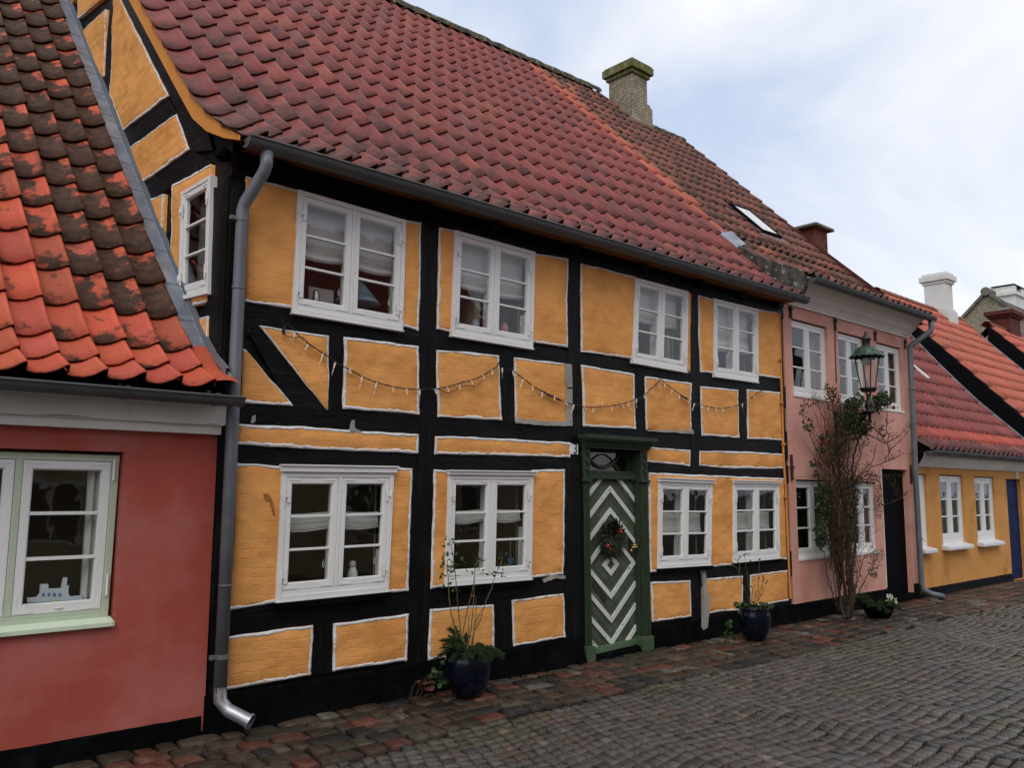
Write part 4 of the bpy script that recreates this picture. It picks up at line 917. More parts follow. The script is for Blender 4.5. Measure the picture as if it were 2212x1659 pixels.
# ================================================================== RED HOUSE
R=thing('red_house',(1.2,0,0),'dark red rendered house with bright orange tiled roof left of the timbered house','house')
op=(.70,1.984,.812,1.952)
render_wall(R,'wall','red_render',-1.8,2.628,.02,2.12,[op],depth=.22)
plinth(R,-1.8,2.60,.125,out=.03)
mb=MB(); mb.box(-1.8,2.624,-.07,.1,2.097,2.16); mb.box(-1.8,2.632,-.105,.1,2.161,2.166)
G=[]
for i in range(60):
    x=-1.8+(2.638+1.8)*i/59; w=.004*math.sin(x*5)+.003*math.sin(x*13); G.append([(x,-.11+w,2.166+w),(x,-.115+w,2.29),(x,-.14,2.33),(x,.05,2.33)])
mb.grid(G); mb.add([(2.638,-.11,2.166),(2.638,-.115,2.29),(2.638,-.14,2.33),(2.638,.05,2.33),(2.638,.05,2.166)],[(0,1,2,3,4)]); mb.build('cornice',R,'cornice_white')
Q=Quad((.765,.05,1.935),(1.972,.05,1.93),(1.958,.05,.845),(.765,.05,.845))
window(R,Q,fr=.045,sash=.052,mull=.042,proud=.0,frame_mat='mint_paint',hinges=False,irons=True,bar=.022,deep=.1,bsill=.02)
mb=MB(); mb.hexa([(.70,-.04,.805),(1.975,-.04,.805),(1.975,.10,.805),(.70,.10,.805)],[(.70,-.04,.835),(1.975,-.04,.835),(1.975,.06,.862),(.70,.06,.862)]); mb.build('sill',R,'mint_sill',bevel=.003)
for z in (1.76,1.0):
    mb=MB(); mb.tube([(1.935,.035,z),(1.935,.035,z+.14)],.008,6); mb.build('hinge',R,'cornice_white')
mb=MB(); mb.box(-1.8,2.6,1.9,1.95,0,2.6); mb.box(-1.8,2.6,.24,1.9,2.25,2.3); mb.box(-1.8,2.6,.24,1.9,-.03,.01); mb.box(2.3,2.34,.24,1.9,0,2.2); mb.box(.2,.24,.24,1.9,0,2.2)
mb.build('interior',R,'interior_wall')
mb=MB(); G=[]
for i in range(14):
    for_=[]; x=1.80+.13*i/13
    for k in range(12): for_.append((x,.14+.018*math.sin(i*1.3),.87+1.0*k/11))
    G.append(for_)
mb.grid(G); o=mb.build('curtain',None,'curtain',smooth=True,origin=(1.86,.14,1.9)); tag(o,'pale drawn curtain at the right side of the red house window','curtain')
def S_red(x,y): return lerp([-.6,-.28,0,.3,.6,6],[2.28,2.405,2.545,2.79,3.095,3.095+5.4*1.045],y)
ysr=[-.27,-.02]+[.20+.306*i for i in range(0,18)]
def col_red(i,j,x,y):
    base=(.52,.095,.045); k=random.random()
    if k<.25: base=(.46,.085,.05)
    # brown lichen-covered band right of a line, the lowest courses and the left stay clean
    f=1/(1+math.exp(-(x-(1.80-.20*(y-.4)))/.12)); g=1/(1+math.exp(-(y-.42)/.12)); w=.20+.34*f*g+random.uniform(-.05,.06)
    if x>2.42: w=.30+.18*g
    return vary(base,.12),w
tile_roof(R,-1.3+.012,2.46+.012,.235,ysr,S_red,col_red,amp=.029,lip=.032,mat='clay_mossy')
mb=MB();G=[]
underroof(R,-1.3,2.62,[-.27,0,.3,.6,2,3,4,5.35],S_red,d=.06)
gutter(R,-1.8,2.665,-.30,lambda x:2.345,r=.062,brk=[-.5,.9,1.86,2.46])
# zinc flashing against the gable, in overlapping lengths
yv=-.20; k=0
while yv<5.3:
    y2=yv+.34; mb=MB(); G=[]
    for v in (yv,(yv+y2)/2,y2+.03):
        e=.006 if v==yv else 0
        G.append([(2.455,v,S_red(2.5,v)+.012+e),(2.47,v,S_red(2.5,v)+.034+e),(2.60,v,S_red(2.5,v)+.030+e),(2.622,v,S_red(2.5,v)+.045+e),(2.626,v,S_red(2.5,v)+.075+e)])
    mb.grid(G); mb.build('flashing',R,'zinc_flashing'); yv=y2; k+=1
mb=MB(); G=[]
for v in np.linspace(-.15,5.3,24): G.append([(2.612,v,S_red(2.5,v)+.045),(2.600,v,S_red(2.5,v)+.055),(2.606,v,S_red(2.5,v)+.105),(2.63,v,S_red(2.5,v)+.108)])
mb.grid(G); mb.build('cover_flashing',R,'zinc')
mb=MB(); G=[]
for v in (-.275,-.02,.22):
    row=[]
    for t in np.linspace(0,1,9): row.append((2.46+.20*t,v,S_red(2.5,v)+.035+.018*math.sin(t*math.pi*.9)+(.012 if v<-.2 else 0)))
    G.append(row)
mb.grid(G); mb.c=(1,1,1,1); 
o=mb.build('eave_tile',R); me=o.data; me.materials.append(MATS['clay_tile']); a_=me.attributes.new('Col','FLOAT_COLOR','POINT'); a_.data.foreach_set('color',[.50,.095,.045,1]*len(me.vertices)); a_=me.attributes.new('Wea','FLOAT','POINT'); a_.data.foreach_set('value',[.2]*len(me.vertices))
# ================================================================== PINK HOUSE
K=thing('pink_house',(12.6,0,0),'tall pink rendered house with white cornice and brown tiled roof','house')
PX0,PX1=10.606,14.60
pho=[(10.82,11.84,3.05,4.13),(12.17,13.015,3.05,4.12),(13.44,14.345,3.04,4.11),(10.79,11.80,.81,1.875),(12.40,13.175,.81,1.865),(13.39,14.35,-.02,2.075)]
render_wall(K,'wall','pink_render',PX0,PX1,.02,4.34,pho,depth=.26)
plinth(K,PX0,13.395,.225,out=.03); plinth(K,14.37,PX1-.02,.235,out=.03)
for (x0_,x1_,z0_,z1_) in pho[:5]:
    lo=z1_>3
    Q=Quad((x0_+.003,.042,z1_-.02),(x1_-.003,.042,z1_-.02),(x1_-.003,.042,z0_),(x0_+.003,.042,z0_))
    window(K,Q,fr=.035,sash=.05,mull=.022,proud=.0,hinges=False,deep=.08,bar=.022)
    mb=MB(); mb.box(x0_-.0,x1_,-.012,.04,z0_-.03,z0_+.006); mb.build('sill',K,'cornice_white')
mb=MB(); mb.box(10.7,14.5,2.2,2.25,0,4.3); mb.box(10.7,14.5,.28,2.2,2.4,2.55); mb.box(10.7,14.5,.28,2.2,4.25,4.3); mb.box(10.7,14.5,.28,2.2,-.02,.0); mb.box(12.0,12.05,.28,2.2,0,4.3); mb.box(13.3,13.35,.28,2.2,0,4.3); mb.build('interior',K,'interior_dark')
mb=MB(); mb.box(13.40,14.35,.085,.12,-.02,2.07); dk=mb.build('door',K,'black_door'); mb=MB(); mb.box(13.52,14.22,.075,.084,.3,.9); mb.box(13.52,14.22,.075,.084,1.05,1.85); mb.build('door_panel',dk,'black_door',bevel=.01)
mb=MB(); mb.box(13.40,14.36,-.05,.08,-.03,.10); mb.build('doorstep',K,'tar_plinth',bevel=.01)
mb=MB(); mb.box(13.385,13.40,-.006,.02,.25,2.09); mb.build('door_trim',K,'cornice_white')
# moulded cornice profile (y out, z)
prof=[(0,4.300),(-.035,4.302),(-.04,4.335),(-.055,4.34),(-.06,4.355),(-.085,4.385),(-.13,4.42),(-.155,4.45),(-.16,4.475),(-.185,4.478),(-.20,4.50),(-.235,4.54),(-.285,4.575),(-.315,4.61),(-.32,4.655),(.0,4.66)]
mb=MB(); G=[]
for i in range(41):
    x=PX0-.0+(PX1+.02-PX0)*i/40
    G.append([(x,p[0],p[1]) for p in prof])
mb.grid(G); mb.add([(PX1+.02,p[0],p[1]) for p in prof],[tuple(range(len(prof)))]); mb.add([(PX0,p[0],p[1]) for p in prof],[tuple(range(len(prof)-1,-1,-1))]); mb.build('cornice',K,'cornice_white')
for (x,z0_,z1_) in ((10.79,4.12,4.29),(12.07,4.11,4.30),(13.385,4.11,4.27),(14.50,4.115,4.27),(10.67,1.86,2.21),(14.455,1.85,2.16)):
    mb=MB(); mb.hexa([(x-.022,-.03,z0_),(x+.022,-.03,z0_),(x+.018,.0,z0_),(x-.018,.0,z0_)],[(x-.014,-.028,z1_),(x+.014,-.028,z1_),(x+.012,.0,z1_),(x-.012,.0,z1_)])
    zc=(z0_*.25+z1_*.75) if z1_>3 else (z0_+z1_)/2
    mb.box(x-.028,x+.028,-.045,0,zc-.015,zc+.015); mb.build('wall_anchor',K,'anchor_rust')
mb=MB(); mb.tube([P('S5',712,405,-.008),P('S5',712,560,-.008),P('S5',718,700,-.008),P('S5',722,830,-.008)],.008,6); mb.build('rust_streak_bar',K,'anchor_rust')
def S_pink(x,y):
    e=lerp([-.6,-.38,.1,.39,.9,1.4],[4.60,4.66,4.83,4.965,5.505,6.02],y)
    b_=4.217+1.02*y+.024*x
    if y<.95:
        return e
    return b_
def col_pink(i,j,x,y):
    base=random.choice([(.20,.068,.048),(.16,.060,.046),(.22,.075,.050),(.18,.055,.046),(.25,.082,.05)]); w=.36+random.uniform(-.09,.15)
    if x<11.7 and random.random()<.16: base=(.30,.10,.055); w=.30
    return vary(base,.16),w
ysp=[-.38,-.12]+[.14+.262*i for i in range(0,21)]; ysp=[v for v in ysp if v<5.4]+[5.41]
def skp(x,y):
    if x<XBm and y>1.7: return True
    if x<10.9 and y>.75: return True
    if x>12.95 and y>4.60: return True
    if 12.55<x<13.30 and 1.45<y<2.15: return True
    if x<10.62: return True
    return False
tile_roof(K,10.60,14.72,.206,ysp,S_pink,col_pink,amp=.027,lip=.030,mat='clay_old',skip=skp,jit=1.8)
underroof(K,10.75,14.70,[-.36,0,.39,.9,1.4,2,3,4,4.65],S_pink,d=.055); 
mb=MB(); mb.hexa([(11.0,4.6,9.0),(12.94,4.6,9.0),(12.94,5.40,9.8),(11.0,5.40,9.8)],[(11.0,4.6,S_pink(11,4.6)-.06),(12.94,4.6,S_pink(12.9,4.6)-.06),(12.94,5.4,S_pink(12.9,5.4)-.06),(11.0,5.4,S_pink(11,5.4)-.06)]); mb.add([(13,4.66,9.25),(14.7,4.66,9.28),(14.7,9.5,4.4),(13,9.5,4.4)],[(0,1,2,3)])
mb.add([(14.62,-.3,4.5),(14.62,4.65,9.25),(14.62,9.5,4.4)],[(0,1,2)]); mb.box(14.59,14.61,.0,9.5,0,4.55); mb.build('rear_roof',K,'brick_dark_red')
mb=MB(); G=[]
for i in range(31):
    x=12.95+(14.74-12.95)*i/30; zc=S_pink(x,4.62); G.append([(x,4.64-math.cos(math.pi*k/8)*.13,zc-.04+math.sin(math.pi*k/8)*(.11+.02*((i%5)/5))) for k in range(9)])
mb.grid(G); mb.build('ridge_tiles',K,'ridge_moss')
gutter(K,10.70,14.74,-.40,lambda x:4.605,r=.062,brk=[10.98+.6*i for i in range(7)])
# grey rendered cheek where this eave stands above the neighbour's tiles
top=[(-.34,4.70),(-.1,4.83),(.18,4.95),(.45,5.12),(.66,5.27)]; 
mb=MB(); poly=[(10.58,y,z) for y,z in top]+[(10.58,y,S_main(10.5,y)-.08) for y in (.7,.4,.1,-.15,-.25)]+[(10.58,-.36,4.50)]
mb.prism(poly,(.10,0,0)); mb.build('end_parapet',K,'lichen_render',bevel=.01)
mb=MB(); G=[]
for y in (.66,.78,.90,1.0): G.append([(10.54,y,S_main(10.5,y)+.05),(10.56,y,S_main(10.5,y)+.10+.05*(1.02-y)),(10.78,y,max(S_pink(10.8,y)+.075,5.15+(y-.5)*.55+.03))])
mb.grid(G); mb.build('flashing',K,'zinc_flashing')
# skylight
def RS(x,y,d): 
    sl_=1.02; nl=math.hypot(1,sl_); return (x,y-sl_/nl*d,4.217+1.02*y+.024*x+d/nl)
mb=MB()
sx0,sx1,sy0,sy1=12.60,13.22,1.50,2.14
def rbox(mb,x0_,x1_,y0_,y1_,d0,d1): mb.hexa([RS(x0_,y0_,d0),RS(x1_,y0_,d0),RS(x1_,y1_,d0),RS(x0_,y1_,d0)],[RS(x0_,y0_,d1),RS(x1_,y0_,d1),RS(x1_,y1_,d1),RS(x0_,y1_,d1)])
rbox(mb,sx0,sx0+.05,sy0,sy1,-.05,.075); rbox(mb,sx1-.05,sx1,sy0,sy1,-.05,.075); rbox(mb,sx0+.05,sx1-.05,sy0,sy0+.04,-.05,.073); rbox(mb,sx0+.05,sx1-.05,sy1-.04,sy1,-.05,.073)
rbox(mb,sx0-.05,sx1+.05,sy1+.001,sy1+.08,-.02,.03)
sk=mb.build('skylight',K,'barge_black'); mb=MB(); mb.add([RS(sx0+.05,sy0+.04,.068),RS(sx1-.05,sy0+.04,.068),RS(sx1-.05,sy1-.04,.068),RS(sx0+.05,sy1-.04,.068)],[(0,1,2,3)]); mb.build('pane',sk,'skylight_glass')
mb=MB(); rbox(mb,sx0-.06,sx1+.08,sy0-.13,sy0-.001,-.01,.030); mb.build('apron_flashing',sk,'zinc')
# downpipe
mb=MB(); mb.tube([(14.64,-.40,4.57),(14.64,-.40,4.44),(14.63,-.385,4.38),(14.50,-.13,4.17),(14.47,-.10,4.10),(14.45,-.10,3.0),(14.42,-.10,2.0),(14.43,-.10,.25),(14.44,-.12,.15),(14.50,-.22,.08),(14.62,-.36,.045)],.047,12)
for z in (3.4,2.05,.95): mb.tube([(14.435 if z<3 else 14.455,-.10,z),(14.435 if z<3 else 14.455,-.10,z+.03)],.053,12)
mb.build('downpipe',K,'zinc',smooth=True)
# ridge chimney with flared base and corbelled cap
mb=MB()
x0_,x1_,y0_,y1_=12.93,13.42,4.52,5.14
mb.mat('brick_yellow'); mb.box(x0_,x1_,y0_,y1_,8.9,10.24)
mb.box(x0_+.003,x1_+.155,y0_-.012,y1_-.02,8.8,9.60); mb.box(x0_+.004,x1_+.09,y0_-.008,y1_-.02,9.6,9.66)
mb.mat('brick_moss'); mb.box(x0_-.045,x1_+.045,y0_-.045,y1_+.045,10.20,10.28); mb.box(x0_-.10,x1_+.10,y0_-.10,y1_+.10,10.281,10.44); mb.box(x0_-.07,x1_+.07,y0_-.07,y1_+.07,10.441,10.48)
mb.box(x0_-.02,x1_+.17,y0_-.06,y1_,8.7,9.17)
mb.build('chimney',K,bevel=.008)
# ================================================================== FAR YELLOW HOUSE
B=thing('low_yellow_house',(17.5,0,0),'low yellow rendered house with dark red roof and deep blue door','house')
bho=[(14.68,15.085,.79,2.02),(15.64,16.69,.80,2.02),(17.25,18.26,.80,2.01),(18.93,19.76,-.02,1.985)]
render_wall(B,'wall','yellow_render',14.64,20.85,.02,2.16,bho,depth=.26)
plinth(B,14.66,18.92,.13,'barge_black',out=.02); plinth(B,19.78,20.85,.13,'barge_black',out=.02)
for (a_,b_,c_,d_) in bho[:3]:
    sh=0.0
    Q=Quad((a_+.003,.04,d_-.02),(b_-.003,.04,d_-.02),(b_-.003,.04,c_),(a_+.003,.04,c_))
    window(B,Q,fr=.035,sash=.07,mull=.03,proud=0,hinges=False,deep=.08,bar=.025,bsill=.07)
    mb=MB(); mb.hexa([(a_-.05,-.13,c_-.085),(b_+.0,-.13,c_-.085),(b_+.0,.0,c_-.085),(a_-.05,.0,c_-.085)],[(a_-.05,-.13,c_-.02),(b_+.0,-.13,c_-.02),(b_+.0,.04,c_+.02),(a_-.05,.04,c_+.02)]); mb.build('sill',B,'plate_white',bevel=.012)
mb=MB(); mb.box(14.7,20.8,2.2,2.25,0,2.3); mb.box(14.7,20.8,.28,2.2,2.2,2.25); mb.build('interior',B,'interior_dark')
mb=MB(); mb.box(18.93,19.76,.07,.11,0,1.98); db=mb.build('door',B,'blue_door')
for z0_,z1_ in ((.15,.7),(.85,1.35),(1.45,1.85)):
    mb=MB(); mb.box(19.05,19.64,.058,.069,z0_,z1_); mb.build('door_panel',db,'blue_door',bevel=.008)
mb=MB(); G=[]
for i in range(20):
    x=14.62+(20.9-14.62)*i/19; G.append([(x,.0,2.135),(x,-.05,2.14),(x,-.10,2.20),(x,-.17,2.31),(x,-.18,2.37),(x,0,2.38)])
mb.grid(G); mb.build('cornice',B,'cornice_white')
def S_B(x,y): return lerp([-.5,-.25,.2,1.1,1.8,2.4,3.0],[2.34,2.44,2.79,3.70,4.52,5.28,6.0],y)
ysb=[-.28]+[-.02+.275*i for i in range(0,12)]
def col_B(i,j,x,y):
    base=random.choice([(.25,.066,.058),(.23,.068,.060),(.27,.074,.06)])
    w=.26+random.uniform(-.06,.08)+(.22 if y<-.0 else 0)
    if .0<y<.3: base=(.40,.085,.06); w=.2
    return vary(base,.12),w
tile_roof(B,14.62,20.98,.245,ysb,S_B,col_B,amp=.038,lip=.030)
underroof(B,14.62,20.98,[-.26,.2,1.1,1.8,2.4,3.0],S_B,d=.055)
mb=MB(); mb.add([(14.62,3.0,5.96),(20.98,3.0,5.96),(20.98,6.2,2.2),(14.62,6.2,2.2)],[(0,1,2,3)]); mb.build('rear_roof',B,'brick_dark_red')
gutter(B,14.50,21.0,-.32,lambda x:2.385,r=.06,brk=[14.9+.9*i for i in range(7)])
mb=MB(); q=P('S5',1440,750,1.25); 
def RB(x,y,d): return (x,y-.75*d,S_B(x,y)+.66*d)
mb.hexa([RB(18.80,1.42,0),RB(18.92,1.42,0),RB(18.92,1.76,0),RB(18.80,1.76,0)],[RB(18.80,1.42,.11),RB(18.92,1.42,.11),RB(18.92,1.76,.07),RB(18.80,1.76,.07)]); mb.build('roof_vent',B,'cornice_white')
mb=MB(); mb.box(16.96,17.52,2.82,3.30,5.6,7.42); cb_=mb.build('chimney',B,'brick_red'); mb=MB(); mb.box(16.84,17.64,2.70,3.42,7.42,7.49); mb.build('chimney_slab',cb_,'grey_cap',bevel=.02)
a=P('S6',2148,325,-.02); c=P('S6',2165,375,-.02)
sg=thing('house_number_sign',tuple((a+c)/2),'tiny white number plate on the yellow wall above the blue door','sign')
mb=MB(); mb.box(a[0],c[0],-.03,0,c[2],a[2]); mb.build('plate',sg,'plate_white'); cc=(a+c)/2; t=text('5',sg,(cc[0],-.032,cc[2]),.13,'ink_black')
# ================================================================== ORANGE ROOFED HOUSE
D_=thing('orange_roofed_house',(23.5,0,0),'house with bright orange tiled roof and black verge board beyond the yellow one','house')
def S_C(x,y): return lerp([-.3,0,3.3],[2.95,3.15,6.72],y)
yc=[-.25]+[0+.30*i for i in range(12)]
def col_C(i,j,x,y): return vary(random.choice([(.47,.125,.075),(.43,.11,.07),(.46,.125,.08)]),.08),.22+random.uniform(-.04,.05)
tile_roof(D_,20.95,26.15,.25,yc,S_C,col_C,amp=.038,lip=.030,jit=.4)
underroof(D_,20.98,26.1,[-.25,0,3.3],S_C,d=.06)
mb=MB()
G=[[(20.88,y,S_C(0,y)-.02),(20.88,y,S_C(0,y)-.52),(20.97,y,S_C(0,y)-.52)] for y in (-.3,0,1,2,3,3.32)]
mb.grid(G); G=[[(20.88,y,S_C(0,y)-.02),(20.97,y,S_C(0,y)-.02)] for y in (-.3,0,1,2,3,3.32)]; mb.grid(G); mb.build('verge_board',D_,'barge_black')
mb=MB(); yv=-.2
while yv<3.1:
    y2=yv+.42; G=[[(20.80,v,S_B(0,v)+.03+(.008 if v==yv else 0)),(20.87,v,S_B(0,v)+.055+(.008 if v==yv else 0)),(20.875,v,S_B(0,v)+.11)] for v in (yv,y2+.02)]; mb.grid(G); yv=y2
mb.build('flashing',D_,'galvanised')
mb=MB(); mb.box(20.98,26.1,0.,.2,0,3.0); mb.box(20.98,21.1,.2,3.2,0,3.0); mb.add([(21.0,0,2.9),(21.0,6.6,2.9),(21.0,3.3,6.5)],[(0,1,2)]); mb.build('wall',D_,'cream_render')
mb=MB(); mb.add([(20.95,3.3,6.70),(26.15,3.3,6.70),(26.15,6.8,2.9),(20.95,6.8,2.9)],[(0,1,2,3)]); mb.build('rear_roof',D_,'brick_red')
def ridge(parent,x0_,x1_,y,z,r_=.12,col=(.34,.12,.06)):
    mb=MB(); x=x0_
    while x<x1_:
        G=[[(xx_,y-math.cos(math.pi*k/6)*(r_+e_),z-.03+math.sin(math.pi*k/6)*(r_+e_)*.95) for k in range(7)] for xx_,e_ in ((x,.012),(x+.36,0))]; mb.grid(G); x+=.33
    o=mb.build('ridge_tiles',parent); me=o.data; me.materials.append(MATS['clay_tile']); a_=me.attributes.new('Col','FLOAT_COLOR','POINT'); a_.data.foreach_set('color',[col[0],col[1],col[2],1]*len(me.vertices)); a_=me.attributes.new('Wea','FLOAT','POINT'); a_.data.foreach_set('value',[.36]*len(me.vertices))
ridge(D_,20.9,26.3,3.33,6.74)
mb=MB(); mb.box(24.48,24.96,2.98,3.56,6.0,7.52); mb.box(24.46,25.10,2.92,3.60,6.0,6.72); mb.box(24.47,25.04,2.95,3.58,6.72,6.78); mb.box(24.45,25.0,2.93,3.60,7.50,7.58); mb.box(24.40,25.05,2.88,3.66,7.581,7.73); mb.box(24.45,25.0,2.93,3.60,7.731,7.80)
mb.build('chimney',D_,'chimney_white',bevel=.006)
# ================================================================== NEXT ORANGE HOUSE
E_=thing('orange_roofed_house',(30,0,0),'farther orange roofed house with dark red brick chimney at the right edge','house')
def S_D(x,y): return lerp([-.5,2.5],[3.30,6.45],y)
yd=[-.4+.32*i for i in range(10)]
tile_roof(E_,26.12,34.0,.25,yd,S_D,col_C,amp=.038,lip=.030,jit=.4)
underroof(E_,26.12,34,[-.4,2.5],S_D,d=.06)
mb=MB(); G=[[(26.05,y,S_D(0,y)-.02),(26.05,y,S_D(0,y)-.62),(26.14,y,S_D(0,y)-.62)] for y in (-.4,1,2,2.5)]; mb.grid(G); mb.grid([[(26.05,y,S_D(0,y)-.02),(26.14,y,S_D(0,y)-.02)] for y in (-.4,1,2.5)]); mb.build('verge_board',E_,'barge_black')
mb=MB(); mb.grid([[(25.98,v,S_C(0,v)+.02),(26.04,v,S_C(0,v)+.05),(26.045,v,S_C(0,v)+.12)] for v in (-.2,1,2,2.75)]); mb.build('flashing',E_,'galvanised')
mb=MB(); mb.add([(26.12,2.5,6.43),(34,2.5,6.43),(34,6.0,2.9),(26.12,6.0,2.9)],[(0,1,2,3)]); mb.build('rear_roof',E_,'brick_red')
mb=MB(); mb.box(26.15,34,0,.2,0,3.7); mb.add([(26.16,0,3.6),(26.16,5.2,3.6),(26.16,2.5,6.2)],[(0,1,2)]); mb.build('wall',E_,'cream_render')
ridge(E_,26.05,34,2.53,6.46)
mb=MB(); mb.box(27.26,28.15,2.28,2.82,6.0,6.90); mb.box(27.20,28.21,2.22,2.88,6.83,6.90); mb.box(27.14,28.27,2.16,2.94,6.901,7.03); ch=mb.build('chimney',E_,'brick_dark_red',bevel=.006)
mb=MB(); mb.lathe([(.24,7.03),(.2,7.05),(.06,7.07)],(27.65,2.55,0),12); mb.build('mortar_cap',ch,'grey_cap'); mb=MB(); mb.hexa([(27.5,2.4,7.06),(27.75,2.4,7.06),(27.75,2.7,7.06),(27.5,2.7,7.06)],[(27.6,2.4,7.17),(27.62,2.4,7.17),(27.62,2.7,7.17),(27.6,2.7,7.17)]); mb.build('cowl',ch,'zinc')
# ================================================================== BRICK GABLE HOUSE FAR BEHIND
Gh=thing('brick_gable_house',(40,6,0),'old yellow brick gable rising behind the orange roofs','house')
xg=37.; A_=P('S5',1915,118,xg,0); B1=P('S5',1720,330,xg,0); B2=P('S5',2080,222,xg,0)
s1=(A_[2]-B1[2])/(B1[1]-A_[1]); s2=(A_[2]-B2[2])/(A_[1]-B2[1]); s_=(s1+s2)/2
mb=MB(); w_=4.5; mb.prism([(xg,A_[1],A_[2]),(xg,A_[1]-w_,A_[2]-s2*w_),(xg,A_[1]-w_,0),(xg,A_[1]+w_,0),(xg,A_[1]+w_,A_[2]-s1*w_)],(.4,0,0)); mb.build('gable_wall',Gh,'brick_yellow')
mb=MB()
for sgn,ss in ((1,s1),(-1,s2)):
    a_,b_=(A_[1],A_[2]),(A_[1]+sgn*w_,A_[2]-ss*w_); mb.hexa([(xg-.12,a_[0],a_[1]-.02),(xg+.5,a_[0],a_[1]-.02),(xg+.5,b_[0],b_[1]-.02),(xg-.12,b_[0],b_[1]-.02)],[(xg-.12,a_[0],a_[1]+.13),(xg+.5,a_[0],a_[1]+.13),(xg+.5,b_[0],b_[1]+.13),(xg-.12,b_[0],b_[1]+.13)])
mb.tube([(xg-.15,A_[1],A_[2]+.06),(xg+.55,A_[1],A_[2]+.06)],.18,12); mb.build('gable_coping',Gh,'grey_cap')
mb=MB()
for sgn,ss in ((1,s1),(-1,s2)): mb.add([(xg+.4,A_[1],A_[2]),(xg+9,A_[1],A_[2]),(xg+9,A_[1]+sgn*w_,A_[2]-ss*w_),(xg+.4,A_[1]+sgn*w_,A_[2]-ss*w_)],[(0,1,2,3)])
mb.build('roof',Gh,'brick_dark_red')
Fh=thing('white_chimneyed_house',(47,8,0),'distant house showing only its white chimney with dark capping','house')
a=P('S5',2118,105,8); mb=MB(); x0_=a[0]; mb.box(x0_,x0_+1.9,7.9,8.9,8.4,a[2]-.15); mb.box(x0_-.12,x0_+2.0,7.8,9.0,a[2]-.15,a[2]+.02); mb.box(x0_+.0,x0_+.35,7.9,8.9,a[2]+.021,a[2]+.33); mb.box(x0_+1.1,x0_+1.5,7.9,8.9,a[2]+.021,a[2]+.33); ch=mb.build('chimney',Fh,'chimney_white'); mb=MB(); mb.box(x0_-.03,x0_+1.95,7.88,8.95,a[2]+.331,a[2]+.40); mb.box(x0_+.36,x0_+1.09,8.3,8.8,a[2]+.021,a[2]+.33); mb.build('chimney_slab',ch,'barge_black')
mb=MB(); mb.box(44,52,5,12,0,5); mb.prism([(44,5,5.01),(44,12,5.01),(44,8.5,8.6)],(8,0,0)); mb.build('body',Fh,'cream_render')
# ================================================================== HOUSE ACROSS THE STREET (mirrored in panes)
O_=thing('cream_house_across_street',(8,-9,0),'cream house with red roof across the street, seen mirrored in the panes','house')
mb=MB(); mb.box(-3,16,-9.6,-9.4,0,3.0); mb.box(-3,16,-9.39,-9.2,2.8,3.0); mb.build('wall',O_,'cream_render')
mb=MB(); mb.add([(-3.2,-9.1,3.0),(16.2,-9.1,3.0),(16.2,-15.3,9.2),(-3.2,-15.3,9.2)],[(0,1,2,3)])
for i in range(62): x=-3.2+i*.313; mb.tube([(x,-9.1,3.01),(x,-15.3,9.21)],.04,5)
mb.build('tiled_roof',O_,'roof_across')
for x in (0.5,3.5,6.5,9.5,12.5): mb=MB(); mb.box(x,x+1.0,-9.4,-9.36,.8,1.9); w_=mb.build('window',O_,'white_paint'); mb=MB(); mb.box(x+.08,x+.46,-9.36,-9.35,.9,1.8); mb.box(x+.54,x+.92,-9.36,-9.35,.9,1.8); mb.build('pane',w_,'interior_dark')
# ================================================================== THINGS IN AND ON THE HOUSES
OR3=dict(T1=(1744.,691.6,7.356),T2=(1713.9,902.1,7.356),T3=(1713.9,1112.6,7.356),Q7=(902.1,1112.6,9.195),V1=(902.1,1293.,7.455),V2=(631.5,481.1,6.897),V3=(2500/1.6628,1900/1.6628,3.3175*1.6628))
def PT(r,x,y,val=0.,ax=1):
    if r in OR3: o=OR3[r]; return P('D',o[0]+x/o[2],o[1]+y/o[2],val,ax)
    return P(r,x,y,val,ax)
BD=.155
def bl(k,label,drop,top=0.,sag=.016,**kw):
    Q=WINS[k]; q=Quad(Q.tl*(1-top)+Q.bl*top,Q.tr*(1-top)+Q.br*top,Q.br,Q.bl)
    return blind(q,label,(drop-top)/(1-top),sag=sag,d=-BD+.03,**kw)
bl('U1','white roman blind with sagging folds in the upper window nearest the downpipe',.50)
bl('U2','white roman blind in the second upper window from the downpipe',.50)
bl('U3','white roman blind in the upper window above the green door',.47)
bl('U4','white roman blind pulled lowest, in the upper window next to the pink house',.62)
bl('W1','gathered white blind in the big lower window nearest the downpipe',.47,top=.30,sag=.01)
bl('W2','gathered white blind in the lower window left of the green door',.44,top=.30,sag=.02)
bl('W3','gathered white blind in the lower window just right of the green door',.62,top=.34,sag=.006)
bl('W4','gathered white blind in the lower window next to the pink house',.62,top=.34,sag=.006)
def curtain(x0,x1,y,z0,z1,label,group,mat='net_grey'):
    mb=MB(); G=[]; n=int((x1-x0)/.012)
    for i in range(n+1):
        x=x0+(x1-x0)*i/n; G.append([(x,y+.012*math.sin(i*1.1)+.004*math.sin(k_*.9),z0+(z1-z0)*k_/6) for k_ in range(7)])
    mb.grid(G); o=mb.build('curtain',None,mat,smooth=True,origin=((x0+x1)/2,y,z1)); return tag(o,label,'curtain',group)
g='curtains drawn aside in the pink house windows'
curtain(11.45,11.80,.17,3.05,4.1,'pale curtain in the upper pink house window nearest the timbered house',g)
curtain(12.80,13.0,.17,3.05,4.1,'pale curtain in the upper pink house window right behind the lamp',g)
curtain(13.95,14.30,.17,3.05,4.1,'pale curtain in the upper pink house window nearest the drainpipe',g)
curtain(11.45,11.78,.17,.8,1.85,'pale curtain in the ground floor pink house window half hidden by the rose',g)
g='net curtains in the low yellow house windows'
